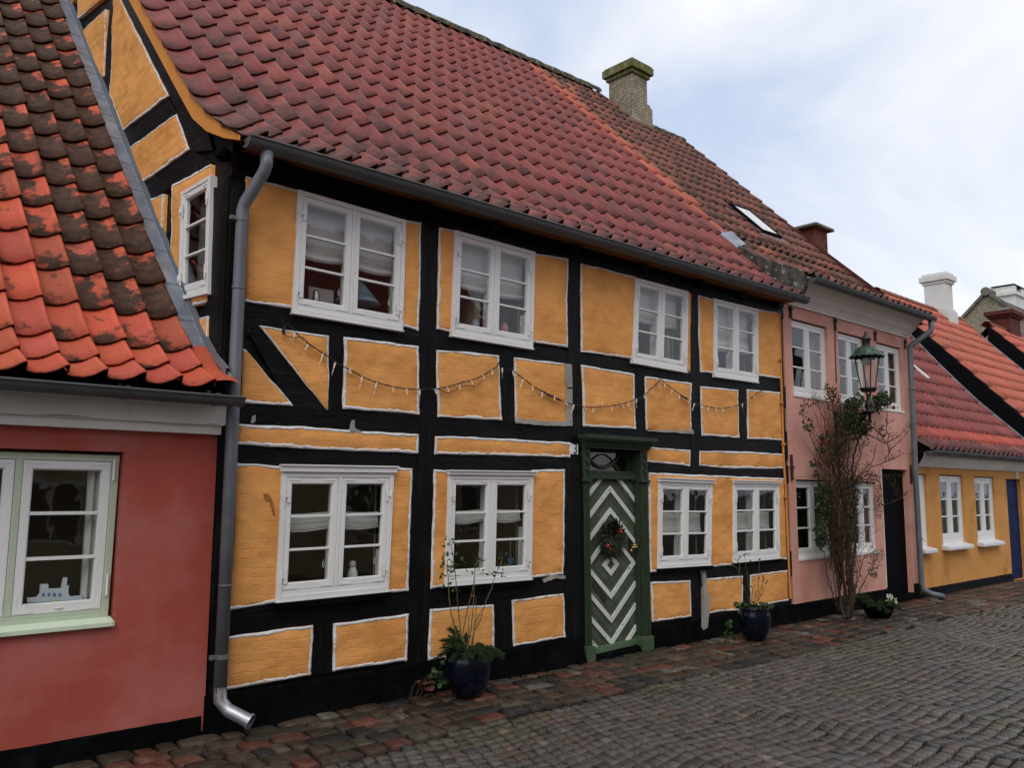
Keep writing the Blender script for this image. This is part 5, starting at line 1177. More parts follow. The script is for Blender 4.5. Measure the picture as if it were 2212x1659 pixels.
curtain(15.66,16.67,.17,.8,2.0,'grey net curtain in the middle window of the low yellow house',g)
curtain(17.27,18.24,.17,.8,2.0,'grey net curtain in the window beside the blue door',g)
curtain(14.7,15.06,.17,.8,2.0,'grey net curtain in the window behind the drainpipe',g)
# wooden ship in the red house window
def cut(pts,r,y,t,mat,name,parent):
    p=[P(r,a,b_,y) for a,b_ in pts]; m_=MB(); m_.prism(p,(0,t,0)); return m_.build(name,parent,mat)
c=P('R4',440,395,.13); sh=thing('toy_ship',tuple(c),'flat white and blue wooden toy ferry on the sill of the red house window','ornament')
cut([(215,308),(290,303),(316,275),(322,200),(385,198),(385,236),(488,232),(503,148),(537,146),(528,212),(550,208),(543,242),(546,280),(562,298),(658,288),(652,372),(218,402)],'R4',.13,.02,'ship_white','hull',sh)
cut([(219,346),(653,322),(652,334),(219,360)],'R4',.127,.002,'ship_blue','stripe',sh)
for x in (345,388,432,477): cut([(x-11,272),(x+12,269),(x+12,296),(x-11,299)],'R4',.127,.002,'ship_blue','ship_window',sh)
c=P('R4',455,388,.09); co=thing('coral_ornament',tuple(c),'small pale green coral shaped ornament in front of the toy ferry','ornament')
mb=MB()
for a,b_ in (((455,388),(452,320)),((450,360),(425,330)),((458,365),(485,345)),((455,350),(440,335)),((425,345),(420,325))): mb.tube([P('R4',*a,.09),P('R4',*b_,.09)],.009,7)
mb.build('coral',co,'coral_green'); mb=MB(); mb.lathe([(.03,0),(.045,.008),(.04,.012)],tuple(c-np.array([0,0,.006])),12); mb.build('dish',co,'ceramic_white')
# seal figurine
c=P('R7',1030,628,.09); c[2]=WINS['W1'].bl[2]+.085
c[2]=P('R7',1030,628,.09)[2]
mb=MB(); mb.lathe([(.030,0),(.040,.01),(.043,.04),(.036,.075),(.025,.10),(.022,.115)],tuple(c),16); mb.ball((c[0]-.004,c[1]-.006,c[2]+.128),.028,8,1.05); mb.ball((c[0]-.012,c[1]-.030,c[2]+.122),.010,5); mb.ball((c[0]+.03,c[1]-.005,c[2]+.02),.022,6,.6)
k_=len(mb.v); mb.mat('ceramic_white'); 
o=mb.build('seal_figurine',None,'ceramic_white',smooth=True,origin=tuple(c)); tag(o,'small white seal pup figure on the sill of the lower window by the downpipe','figurine')
mb=MB(); mb.ball((c[0]-.018,c[1]-.034,c[2]+.135),.0035,4); mb.ball((c[0]-.001,c[1]-.036,c[2]+.133),.0035,4); mb.ball((c[0]-.011,c[1]-.042,c[2]+.124),.004,4); mb.build('eye_and_nose',o,'ink_black')
# upper window ornaments
a=PT('V2',250,945,.22); b_=PT('V2',610,1245,.22); mb=MB(); mb.box(a[0],b_[0],.22,.235,b_[2]-.02,a[2]); o=mb.build('grey_board',None,'board_grey',origin=(a[0],.22,b_[2])); tag(o,'plain grey board standing behind the flask in the upper window by the downpipe','board')
c=PT('V2',350,1195,.15); t_=PT('V2',350,1005,.15)[2]-c[2]; mb=MB(); mb.lathe([(.028,-.03),(.03,0),(.03,t_*.8),(.024,t_*.88),(.022,t_),(.01,t_+.004)],tuple(c),18); o=mb.build('steel_flask',None,'steel',smooth=True,origin=tuple(c)); tag(o,'shiny steel flask on the sill of the upper window by the downpipe','flask')
c=PT('V2',960,1215,.22); t_=PT('V2',1000,880,.22)[2]-c[2]; mb=MB(); mb.lathe([(.20,0),(.204,.004),(.04,t_),(.03,t_)],tuple(c),28); 
lt=thing('table_lamp',(c[0],c[1],c[2]-.25),'lamp with teal cone shade in the right half of the upper window by the downpipe','lamp'); mb.build('lamp_shade',lt,'lampshade_teal',smooth=False); mb=MB(); mb.lathe([(.08,-.25),(.08,-.235),(.012,-.22),(.012,.02)],tuple(c),12); mb.build('lamp_foot',lt,'steel')
def vase(r,x,y,h,rad,mat,label,yy=.12):
    c=P(r,x,y,yy); mb=MB(); mb.lathe([(rad*.6,-.03),(rad*.7,0),(rad,h*.35),(rad*.95,h*.6),(rad*.7,h*.92),(rad*.78,h)],tuple(c),18); o=mb.build('vase',None,mat,smooth=True,origin=tuple(c)); tag(o,label,'vase'); return c,o
vase('R8',458,1062,.085,.042,'vase_blue','pale blue round vase in the left half of the second upper window')
c,o=vase('R8',688,1095,.095,.042,'vase_pink','pink vase with dry sprigs in the right half of the second upper window')
mb=MB()
for _ in range(14): a=random.uniform(-.05,.07); mb.tube([(c[0],c[1],c[2]+.09),(c[0]+a*.6,c[1]+random.uniform(-.02,.02),c[2]+.15),(c[0]+a,c[1]+random.uniform(-.03,.03),c[2]+random.uniform(.17,.23))],.0016,4)
mb.build('sprigs',o,'stem_green')
# heart in W2
c=PT('Q7',1850,930,.06); pts=[(c[0]+.045*(math.sin(t)**3),c[2]+.004*(13*math.cos(t)-5*math.cos(2*t)-2*math.cos(3*t)-math.cos(4*t))*.75) for t in np.linspace(0,2*math.pi,26)[:-1]]
mb=MB(); mb.prism([(q[0],.055,q[1]) for q in pts],(0,.02,0)); o=mb.build('heart_ornament',None,'heart_blue',origin=tuple(c)); tag(o,'blue heart hung on a thread in the lower window left of the green door','ornament')
mb=MB(); mb.tube([(c[0],.065,c[2]+.03),(c[0],.065,c[2]+.25)],.0012,4); mb.build('thread',o,'ceramic_white')
# ---- wreath on the door
c=P('S1',872,1178,.0); c=np.array([P('S1',872,1178,DY-.05)[0],DY-.05,P('S1',872,1178,DY-.05)[2]])
wr=thing('door_wreath',tuple(c),'round dark evergreen wreath with red baubles hung on the green door','wreath')
mb=MB()
for i in range(2700):
    t=random.uniform(0,2*math.pi); rr=.120+random.gauss(0,.033); ph=random.uniform(0,2*math.pi)
    q=Vector((c[0]+rr*math.cos(t),c[1]-.012+.035*math.sin(ph)*.8,c[2]+rr*1.05*math.sin(t)))
    d=Vector((math.cos(t+random.uniform(.4,1.8)),random.uniform(-.9,.1),math.sin(t+random.uniform(.4,1.8))))
    leaf(mb,q,d,random.uniform(.02,.042),vary(random.choice([(.02,.038,.02),(.03,.05,.025),(.05,.055,.025),(.035,.03,.02)]),.4),.42)
mb.build('greenery',wr,'leaf_mid')
for x,y,r_ in ((952,1130,.016),(947,1108,.011),(848,1240,.018),(862,1262,.012)):
    q=P('S1',x,y,DY-.10); mb=MB(); mb.ball(tuple(q),r_,8); mb.build('bauble',wr,'bauble_red',smooth=True)
# ---- fairy lights
CB=[[('R6',545,60),('R6',600,120),('R6',685,190),('R6',800,265),('R6',900,335),('R6',965,370),('R6',1040,410),('R6',1120,455),('R6',1220,495),('R6',1350,530),('R6',1460,545),('R6',1560,550),('R6',1620,548),('R6',1705,545),('R6',1790,530),('R6',1870,505),('R6',2000,470),('R6',2060,445),('R6',2130,400),('R6',2180,370),('R8',640,1350),('R8',655,1300),('R8',700,1370),('R8',765,1400),('R8',800,1430),('R8',850,1465),('R8',915,1520),('R8',990,1560),('R8',1080,1600),('R8',1140,1635),('S1',300,0),('S1',380,50),('S1',440,75),('S1',500,95),('S1',550,110),('S1',600,122),('S1',660,135),('S1',720,142),('S1',800,132),('S1',880,130),('S1',960,115),('S1',1030,90),('S1',1075,72),('S1',1135,55),('R8',1800,1600),('R8',1840,1550),('R8',1900,1500),('R8',1930,1460),('R8',1960,1490),('R8',2010,1530),('R8',2080,1580),('R8',2160,1630),('S1',1420,45),('S1',1490,85),('S1',1530,115),('S1',1590,122),('S1',1650,136),('S1',1710,146),('S1',1760,150),('S1',1830,136),('S1',1890,119),('S1',1930,100),('S1',1965,75),('S1',2000,50),('S1',2050,15),('S1',2100,0)]]
YB=-.055
fl=thing('fairy_lights',tuple(P('R6',545,60,YB)),'string of icicle fairy lights draped along the black timbers above the door','string lights')
mb=MB(); pts=[P(*q,YB) for q in CB[0]]; pts=resample(pts,260)
for s_ in (0,1): mb.tube([p+np.array([0,.005*math.sin(i*.9+s_*3.1),.006*math.cos(i*.9+s_*3.1)]) for i,p in enumerate(pts)],.0032,5)
mb.tube([P('R6',470,-30,YB),P('R6',490,60,YB),P('R6',520,20,YB),P('R6',545,60,YB)],.004,5); mb.tube([P('R6',485,60,YB),P('R6',483,112,YB)],.014,8); mb.tube([P('R6',483,112,YB),P('R6',530,135,YB),P('R6',640,135,YB),P('R6',700,200,YB)],.003,5)
mb.tube([P('R6',1705,545,YB),P('R6',1780,580,YB),P('R6',1830,570,YB),P('R6',1900,525,YB),P('R6',2020,525,YB),P('R6',2070,470,YB)],.003,5)
mb.build('cable',fl,'cable_black')
BU=[('R6',572,95,-15,100),('R6',678,200,-68,92),('R6',797,272,-32,82),('R6',893,342,-35,112),('R6',1008,388,18,60),('R6',1108,455,-28,110),('R6',1222,502,-26,108),('R6',1350,535,18,105),('R6',1462,552,0,112),('R6',1566,558,-2,80),('R6',1685,552,30,70),('R6',1785,538,28,92),('R6',1882,515,2,40),('R6',1975,480,38,90),('R6',2065,440,46,76),('R6',2140,398,14,75),
('R8',673,1378,0,92),('R8',757,1402,12,66),('R8',835,1470,-26,90),('R8',915,1522,0,74),('R8',993,1572,-8,50),('R8',1090,1600,-4,36),('S1',512,98,18,32),('S1',578,125,-20,65),('S1',664,138,24,34),('S1',730,150,2,34),('S1',800,128,-12,-68),('S1',880,140,2,36),('S1',960,122,20,24),('S1',1012,100,0,46),('S1',1076,75,0,84),
('R8',1800,1590,12,70),('R8',1860,1550,26,66),('R8',1915,1505,12,36),('R8',1965,1502,-4,64),('R8',2022,1555,-8,44),('R8',2080,1595,-2,44),('R8',2150,1630,20,50),('S1',1535,112,-16,62),('S1',1597,122,2,48),('S1',1646,140,-4,70),('S1',1710,148,6,70),('S1',1762,152,-2,34),('S1',1832,132,40,22),('S1',1916,112,4,76),('S1',1966,62,-4,24),('S1',2004,50,10,20),('S1',2070,12,40,34)]
for (r_,x,y,dx,dy) in BU:
    a=P(r_,x,y,YB-.012); L_=math.hypot(dx,dy); b_=P(r_,x+dx,y+dy,YB-.012); d=b_-a; ln=max(np.linalg.norm(d),.05); d=d/np.linalg.norm(d); dp_=project(a)[2]; s_=min(1.25,ln/.085)
    b_=a+d*.085*s_; mb=MB(); mb.mat('bulb_socket'); mb.tube([a-d*.006,a+d*.026],[.0065,.0085],8)
    mb.mat('icicle'); mb.tube([a+d*.026,a+d*.05*s_,b_],[.0075,.006,.0012],7)
    mb.mat('bulb_glow'); mb.ball(tuple(a+d*.033),.0042,4); mb.build('bulb',fl)
# ---- street lamp on its bracket
LX,LY=11.965,-.52
lp=thing('wall_lamp',(LX,0,2.83),'old street lantern with green copper roof on a black bracket from the pink wall','street lamp')
ct=(LX,LY,0)
mb=MB(); mb.lathe([(.235,3.640),(.232,3.655),(.20,3.665),(.19,3.685),(.165,3.73),(.125,3.77),(.075,3.795),(.060,3.80)],ct,16); mb.lathe([(.233,3.640),(.16,3.66),(.02,3.70)],ct,16)
for k in range(16):
    a=2*math.pi*k/16; mb.ball((LX+.222*math.cos(a),LY+.222*math.sin(a),3.638),.022,4)
mb.build('lantern_roof',lp,'copper_green')
mb=MB(); mb.lathe([(.058,3.79),(.056,3.80),(.060,3.885),(.078,3.892),(.078,3.900),(.062,3.915),(.045,3.945),(.022,3.962),(.014,3.97),(.022,3.98),(.018,3.995),(.008,4.01),(.004,4.022)],ct,18); mb.build('lantern_vent',lp,'lamp_dark',smooth=True)
mb=MB()
for k in range(4):
    a=math.pi/4*0+2*math.pi*k/4+.75; mb.tube([(LX+.175*math.cos(a),LY+.175*math.sin(a),3.645),(LX+.098*math.cos(a),LY+.098*math.sin(a),3.185)],.009,6)
mb.lathe([(.118,3.165),(.125,3.172),(.125,3.186),(.10,3.19),(.02,3.192)],ct,18); mb.lathe([(.09,3.13),(.118,3.165)],ct,18); mb.build('lantern_frame',lp,'lamp_dark')
mb=MB(); 
for k in range(4):
    a,b2=.75+math.pi/2*k,.75+math.pi/2*(k+1); mb.add([(LX+.172*math.cos(a),LY+.172*math.sin(a),3.64),(LX+.172*math.cos(b2),LY+.172*math.sin(b2),3.64),(LX+.096*math.cos(b2),LY+.096*math.sin(b2),3.19),(LX+.096*math.cos(a),LY+.096*math.sin(a),3.19)],[(0,1,2,3)])
mb.build('lantern_glass',lp,'lamp_glass')
mb=MB(); mb.lathe([(.035,3.63),(.075,3.61),(.082,3.57),(.07,3.55),(.074,3.53),(.02,3.52)],ct,16); mb.tube([(LX-.02,LY,3.19),(LX-.02,LY,3.50)],.012,6); mb.build('opal_fitting',lp,'opal_glass',smooth=True)
mb=MB()
for s_ in (-1,1): mb.tube([(LX+s_*.055,LY,3.165),(LX+s_*.06,LY,3.10),(LX+s_*.025,LY,3.02),(LX,LY,2.98)],.014,8)
mb.lathe([(.03,2.78),(.018,2.80),(.05,2.825),(.095,2.835),(.095,2.85),(.06,2.862),(.045,2.88),(.062,2.93),(.058,2.97),(.035,3.01),(.03,3.06),(.012,3.10)],ct,18); mb.lathe([(.004,2.70),(.022,2.73),(.018,2.78),(.03,2.785)],ct,12); mb.build('lantern_neck',lp,'iron_black',smooth=True)
mb=MB(); mb.box(LX-.018,LX+.018,LY,-.0,2.805,2.835); mb.box(LX-.022,LX+.022,-.03,0,2.25,2.88); mb.tube([(LX,-.02,2.30),(LX,-.12,2.42),(LX,-.30,2.62),(LX,-.48,2.80)],.012,6)
def ring(cy,cz,r_,t0=0,t1=6.3): mb.tube([(LX,cy+r_*math.cos(t)*(1-.05*t),cz+r_*math.sin(t)*(1-.05*t)) for t in np.linspace(t0,t1,18)],.009,6)
ring(-.12,2.70,.09); ring(-.27,2.74,.055); ring(-.07,2.55,.05); ring(-.40,2.765,.03,0,7)
for i in range(6): mb.ball((LX,-.10-.05*i,2.845),.014,4)
mb.build('bracket',lp,'iron_black')
# ================================================================== PLANTS
def potted(cx,cy,rad,h,label):
    t=thing('potted_rose',(cx,cy,0),label,'potted plant','roses in blue glazed pots')
    prof=[(rad*.60,0),(rad*.66,.01),(rad*.80,h*.2),(rad*.94,h*.45),(rad,h*.68),(rad*.985,h*.82),(rad*.93,h*.93),(rad*.95,h*.96),(rad*.95,h),(rad*.88,h),(rad*.86,h*.9)]
    mb=MB(); mb.lathe([(a,b_) for a,b_ in prof],(cx,cy,.015),40); mb.build('pot',t,'pot_glaze',smooth=True)
    mb=MB(); mb.lathe([(rad*.87,h*.90),(.01,h*.93)],(cx,cy,.015),20); mb.build('soil',t,'soil'); return t
def stems(t,lines,r0,mat='stem_green',name='stem',thorn=True,jy=.05,val=None):
    for ln in lines:
        mb=MB(); dy=random.uniform(-jy,jy); n=len(ln); pts=[]
        for i,q in enumerate(ln): pts.append(PT(q[0],q[1],q[2],(val if val is not None else q[3])+dy*(1-i/(n-1) if False else i/(n-1))))
        pts=resample(pts,max(6,n*4)); pts=[p+np.array([random.gauss(0,.0018),random.gauss(0,.0018),0]) for p in pts]
        mb.tube(pts,[r0*(1-.6*(1-i/(len(pts)-1))) for i in range(len(pts))] ,6)
        if thorn:
            for p in pts[1:-1]:
                for _ in range(2): d=np.array([random.gauss(0,1),random.gauss(0,1),random.uniform(-.4,.4)]); d/=np.linalg.norm(d); q=p+np.array([0,0,random.uniform(-.02,.02)]); mb.tube([q,q+d*.009],[.0025,.0005],4,caps=False)
        mb.build(name,t,mat)
yp=-.36
c1=P('R7',1895,1530,0,2)
c1=np.array([4.72,-.37]); rp=potted(c1[0],c1[1],.198,.365,'taller rose with many green leaves in a blue pot left of the green door')
stems(rp,[[('Q7',625,470),('Q7',690,700),('Q7',715,900),('Q7',735,1100),('Q7',760,1300),('Q7',780,1500),('V1',637,0),('V1',655,180),('V1',690,500),('V1',715,700),('V1',720,880)],
 [('Q7',580,900),('Q7',600,1100),('Q7',610,1300),('V1',510,0),('V1',540,250),('V1',590,450),('V1',640,680),('V1',700,880)],
 [('Q7',1150,1050),('Q7',1120,1300),('Q7',1095,1500),('V1',850,0),('V1',790,260),('V1',740,480),('V1',720,880)],
 [('Q7',1135,1250),('Q7',1125,1600),('V1',905,0),('V1',880,350),('V1',800,880)],
 [('Q7',1600,1050),('Q7',1520,1230),('Q7',1480,1430),('V1',1120,0),('V1',1075,150),('V1',1000,370),('V1',900,560),('V1',850,880)],
 [('V1',945,-20),('V1',935,250),('V1',915,420),('V1',880,880)],[('V1',1040,160),('V1',960,330),('V1',920,440)],[('V1',820,300),('V1',830,530),('V1',790,880)],
 [('Q7',1680,830),('Q7',1660,950),('Q7',1600,1060)],[('Q7',1200,900),('Q7',1160,1000),('Q7',1140,1100)]],.0058,val=yp)
mb=MB()
for (x,y) in [(560,460),(670,470),(480,610),(550,600),(620,590),(700,560),(790,600),(665,745),(745,790),(570,800),(520,830),(540,890),(600,890),(480,975),(520,970),(440,1010),(580,1010),(650,1010),(680,1000),(700,950),(760,985),(540,1060),(590,1040),(640,1100),(680,1130),(480,1200),(530,1195),(430,1240),(700,1270),(670,1350),(600,1360),(510,1420),(680,1490),(750,1480),(830,1520),(1150,840),(1110,960),(1150,1000),(1200,900),(1260,890),(1330,900),(1180,960),(1210,1080),(1290,1110),(990,1130),(1070,1130),(1395,1195),(1640,830),(1740,770),(1640,780),(1680,830),(1750,980),(1810,1010),(1610,1040),(1680,1070),(1560,1150),(1680,1160),(1700,1220),(1490,1200),(850,880),(930,950),(560,770),(610,1030),(500,1010)]:
    q=PT('Q7',x,y,yp+random.uniform(-.04,.04)); mb.tube([q,q+np.array([random.uniform(-.012,.02),0,-.018])],.0012,4,caps=False)
    for _ in range(2): leaf(mb,q,(random.uniform(-1,1),random.uniform(-.6,.3),random.uniform(-.5,.5)),random.uniform(.022,.036),vary(random.choice([(.035,.075,.022),(.05,.095,.025),(.075,.10,.03),(.03,.055,.02)]),.25),.72)
mb.build('foliage',rp,'leaf_mid')
mb=MB(); q=PT('Q7',1105,1612,yp-.01); mb.ball(tuple(q),.009,6); mb.build('rose_hip',rp,'berry_red')
def firs(t,cx,cy,z,dirs,L_,name='fir_sprig'):
    for (a,el) in dirs:
        mb=MB(); d=np.array([math.cos(a)*math.cos(el),math.sin(a)*math.cos(el),math.sin(el)]); p0=np.array([cx,cy,z]); n=26; ln=L_*random.uniform(.8,1.1)
        for s_ in range(3):
            dd=d+np.array([random.uniform(-.35,.35)]*1+[random.uniform(-.35,.35),random.uniform(-.12,.2)])*(s_>0); dd/=np.linalg.norm(dd); q0=p0+d*ln*.25*s_
            pts=[q0+dd*ln*(1-.25*s_)*k/n+np.array([0,0,-.05*(k/n)**2]) for k in range(n+1)]; mb.c=(.06,.05,.03,1); mb.tube(pts,.0022,4)
            for p in pts:
                for _ in range(7): v=np.array([random.gauss(0,1),random.gauss(0,1),random.gauss(0,.7)]); v=v/np.linalg.norm(v)+dd*.5; leaf(mb,p,v,random.uniform(.018,.028),vary((.028,.058,.018),.4),.12)
        mb.build(name,t,'leaf_mid')
firs(rp,c1[0],c1[1],.36,[(math.radians(a),math.radians(e_)) for a,e_ in ((180,18),(165,34),(200,8),(225,12),(140,40),(95,40),(20,15),(-15,8),(255,4),(300,3),(60,30),(330,10),(120,55),(200,40),(170,5),(215,22),(240,14),(150,22),(280,8),(-40,6))],.285)
# second pot
c2=np.array([8.95,-.45]); rq=potted(c2[0],c2[1],.188,.36,'sparser rose with rusty hips in a blue pot near the pink house')
o_=('V3')
stems(rq,[[('V3',430,400),('V3',500,480),('V3',550,640),('V3',610,780),('V3',650,950)],[('V3',580,300),('V3',595,440),('V3',615,620),('V3',650,780),('V3',660,950)],[('V3',755,370),('V3',745,560),('V3',745,700),('V3',705,850),('V3',690,950)],[('V3',800,570),('V3',790,660),('V3',750,780),('V3',700,950)],[('V3',700,650),('V3',665,750),('V3',670,950)],[('V3',790,680),('V3',795,740),('V3',740,860)],[('V3',710,740),('V3',700,950)],[('V3',480,360),('V3',520,420),('V3',520,520)]],.0052,val=-.42)
mb=MB()
for (x,y) in [(430,400),(470,370),(520,330),(510,350),(440,430),(470,450),(500,455),(580,305),(600,300),(625,305),(745,360),(760,362),(450,440),(455,300),(640,380)]:
    q=PT('V3',x,y,-.42+random.uniform(-.04,.04))
    for _ in range(2): leaf(mb,q,(random.uniform(-1,1),random.uniform(-.6,.3),random.uniform(-.5,.5)),random.uniform(.022,.034),vary(random.choice([(.05,.085,.025),(.10,.12,.04),(.035,.06,.022)]),.25),.72)
for _ in range(90):
    a=random.uniform(0,6.28); r_=random.uniform(.05,.2); q=np.array([c2[0]+r_*math.cos(a),c2[1]+r_*math.sin(a),.35+random.uniform(0,.05)]); leaf(mb,q,(math.cos(a),math.sin(a),random.uniform(-.3,.6)),random.uniform(.04,.075),vary((.03,.055,.022),.35),.7)
mb.build('foliage',rq,'leaf_mid')
for (x,y) in ((800,570),(805,595),(850,625),(830,650),(750,590),(660,690),(800,625)):
    mb=MB(); q=PT('V3',x,y,-.42); mb.ball(tuple(q),.011,5); mb.build('rose_hip',rq,'anchor_rust')
# ---- climbing rose round the lamp
cr=thing('climbing_rose',(11.3,-.42,0),'tall half bare climbing rose with red blooms against the pink house','climbing rose')
def dep(r,x,y):
    z=PT(r,x,y,-.25)[2]; return -.40+.24*min(1,max(0,z/1.5))
main=[[('T3',860,1640),('T3',900,1300),('T3',900,1000),('T3',850,700),('T3',870,300),('T2',850,1500),('T2',750,1200),('T2',720,900),('T2',720,600),('T2',690,300),('T2',670,0)],
 [('T3',900,1640),('T3',960,1300),('T3',930,900),('T3',960,600),('T3',980,300),('T2',960,1600),('T2',950,1300),('T2',930,950),('T2',960,600),('T2',1050,300),('T2',1080,100)],
 [('T3',800,1640),('T3',700,1150),('T3',680,800),('T3',640,500),('T3',600,200),('T2',640,1500),('T2',600,1250),('T2',660,1000)],
 [('T3',880,1600),('T3',820,1200),('T3',760,800),('T3',780,400),('T3',820,0),('T2',840,1300),('T2',900,950)],
 [('T3',920,1600),('T3',880,1150),('T3',900,700),('T3',920,200),('T2',900,1400),('T2',860,1000),('T2',870,700),('T2',880,300)]]
thin=[[('T3',800,1640),('T3',640,1300),('T3',560,1100),('T3',520,850),('T3',490,650),('T3',470,560),('T3',390,450)],
 [('T2',760,1100),('T2',700,1000),('T2',600,830),('T2',480,700),('T2',390,560),('T2',310,400),('T2',230,220),('T2',170,130),('T2',150,0),('S5',440,1080),('S5',475,1010)],
 [('T2',720,1150),('T2',680,1000),('T2',620,750),('T2',570,550),('T2',540,350),('T2',510,230),('T2',490,50),('S5',600,1060),('S5',560,960),('S5',520,925)],
 [('T3',940,1400),('T3',1040,1220),('T3',1130,1030),('T3',1250,830),('T3',1300,650),('T3',1280,560)],
 [('T3',950,1300),('T3',1000,1150),('T3',1060,900),('T3',1100,720),('T3',1180,600),('T3',1250,500)],
 [('T2',950,1000),('T2',1130,870),('T2',1300,760),('T2',1420,720),('T2',1500,590),('T2',1590,450),('T2',1700,370),('T2',1830,200)],
 [('T2',930,1100),('T2',1100,850),('T2',1250,700),('T2',1290,560),('T2',1330,400)],
 [('T2',1420,720),('T2',1600,650),('T2',1760,570),('T2',1860,590)],
 [('T2',1180,250),('T2',1300,330),('T2',1440,400),('T2',1500,400),('T2',1490,150),('T2',1490,0),('S5',1120,1180),('S5',1130,1060)],
 [('T2',1530,560),('T2',1480,420),('T2',1400,300),('T2',1300,200),('T2',1240,130)],[('T2',1500,400),('T2',1640,320),('T2',1740,230),('T2',1800,150)],
 [('T2',1100,980),('T2',1250,1000),('T2',1350,1000),('T2',1400,1150)],[('T2',1430,1400),('T2',1600,1330),('T2',1710,1280),('T2',1790,1230)],[('T2',1660,1290),('T2',1600,1100),('T2',1520,1060)],
 [('T2',700,900),('T2',800,650),('T2',830,400),('T2',880,200)],[('T2',720,600),('T2',640,500),('T2',560,380)],[('T2',960,950),('T2',1000,750),('T2',1080,600),('T2',1050,450),('T2',1000,350)],
 [('T2',860,900),('T2',780,800),('T2',640,680),('T2',520,560),('T2',440,440)],[('T2',1000,1000),('T2',1200,900),('T2',1380,950),('T2',1560,900),('T2',1700,950)],
 [('S5',700,1080),('S5',690,980),('S5',655,900),('S5',630,830)],[('S5',760,1080),('S5',745,980),('S5',735,930)],[('S5',1000,1060),('S5',1050,1000),('S5',1110,930)],[('S5',1020,1040),('S5',1120,1030),('S5',1165,1030)]]
def dstem(ln,r0,mat,name,twigs,tl=.16):
    pts=[PT(q[0],q[1],q[2],dep(*q)+random.uniform(-.04,.04)) for q in ln]; pts=resample(pts,max(8,len(pts)*4)); n=len(pts)
    pts=[p+np.array([random.gauss(0,.006),random.gauss(0,.008),random.gauss(0,.003)]) for p in pts]
    mb=MB(); mb.tube(pts,[r0*(1-.62*i/(n-1)) for i in range(n)],7); ends=[]
    for _ in range(twigs):
        i=random.randrange(1,n); p=pts[i]; d=np.array([random.gauss(.1,.9),random.gauss(-.15,.35),random.uniform(-.1,1.0)]); d/=np.linalg.norm(d); L_=random.uniform(.3,1.)*tl
        q=[p]; 
        for k in range(4): d=d+np.array([random.gauss(0,.22),random.gauss(0,.15),random.gauss(.02,.2)]); d/=np.linalg.norm(d); q.append(q[-1]+d*L_/4)
        mb.tube(q,[.0032,.0028,.0024,.002,.0013],4,caps=False); ends.append((q[-1],d))
        if random.random()<.7:
            d2=d+np.array([random.gauss(0,.7),random.gauss(0,.3),random.gauss(0,.5)]); d2/=np.linalg.norm(d2); q2=[q[2],q[2]+d2*L_*.3,q[2]+d2*L_*.5+np.array([0,0,.01])]; mb.tube(q2,[.002,.0018,.001],4,caps=False); ends.append((q2[-1],d2))
    mb.build(name,cr,mat); return ends,pts
ENDS=[]
for i,ln in enumerate(main): e_,pp=dstem(ln,(.034,.028,.02,.022,.018)[i],'trunk_grey','trunk_stem',22,.22); ENDS+=e_
for ln in thin: e_,pp=dstem(ln,.0085,'stem_brown','stem',16,.17); ENDS+=e_
# dense brush of bare twigs between the trunk and the door
mb=MB()
for _ in range(470):
    x0=random.uniform(11.12,11.75); z0=random.uniform(.7,2.4); y0=random.uniform(-.34,-.12); p=np.array([x0,y0,z0])
    a=random.gauss(.6,.85); d=np.array([math.sin(a),random.gauss(0,.2),math.cos(a)]); L_=random.uniform(.15,.85); q=[p]
    for k in range(6): d=d+np.array([random.gauss(0,.13),random.gauss(0,.08),random.gauss(.0,.12)]); d/=np.linalg.norm(d); q.append(q[-1]+d*L_/6)
    q=[np.array([v[0],min(v[1],-.015),v[2]]) for v in q]
    mb.tube(q,[.0038,.0034,.003,.0026,.0022,.0018,.0012],4,caps=False)
    if random.random()<.6: ENDS.append((q[-1],d))
for _ in range(70):
    x0=random.uniform(11.15,11.45); z0=random.uniform(.05,1.2); p=np.array([x0,-.38+z0*.12+random.uniform(-.05,.05),z0]); a=random.gauss(0,.22); d=np.array([math.sin(a),.03,math.cos(a)]); L_=random.uniform(.3,.9); q=[p]
    for k in range(5): d=d+np.array([random.gauss(0,.05),random.gauss(0,.04),0]); d/=np.linalg.norm(d); q.append(q[-1]+d*L_/5)
    mb.tube(q,[.009,.009,.008,.006,.004,.002],5,caps=False)
mb.build('twigs',cr,'stem_brown')
LV=MB(); DG=[(.030,.048,.018),(.040,.062,.022),(.055,.078,.026),(.022,.034,.016)]; BR=[(.075,.055,.03),(.06,.05,.025),(.09,.06,.035),(.05,.06,.028)]
def cluster(r,x,y,rx,ry,n,cols,size=(.03,.06),dy=.12,yc=None):
    for _ in range(int(n*1.5)):
        a=random.uniform(0,6.28); k=math.sqrt(random.random()); px,py=x+rx*k*math.cos(a),y+ry*k*math.sin(a); yy=(dep(r,px,py) if yc is None else yc)+random.uniform(-dy,dy)
        q=PT(r,px,py,min(yy,-.02)); leaf(LV,q,(random.gauss(0,1),random.gauss(-.2,.7),random.gauss(-.25,.7)),random.uniform(*size),vary(random.choice(cols),.35),.55)
cluster('S5',850,1000,75,50,210,DG); cluster('S5',1085,960,70,55,120,DG,(.035,.07)); cluster('S5',780,1060,70,50,90,BR,(.03,.05)); cluster('S5',780,1130,60,60,90,DG,yc=-.2); cluster('S5',1080,965,75,50,120,DG); cluster('S5',1020,1035,60,30,60,DG); cluster('S5',850,1090,110,50,230,DG,yc=-.3); cluster('S5',900,1170,100,70,340,DG,yc=-.25); cluster('S5',905,960,35,40,50,DG,yc=-.6,dy=.06)
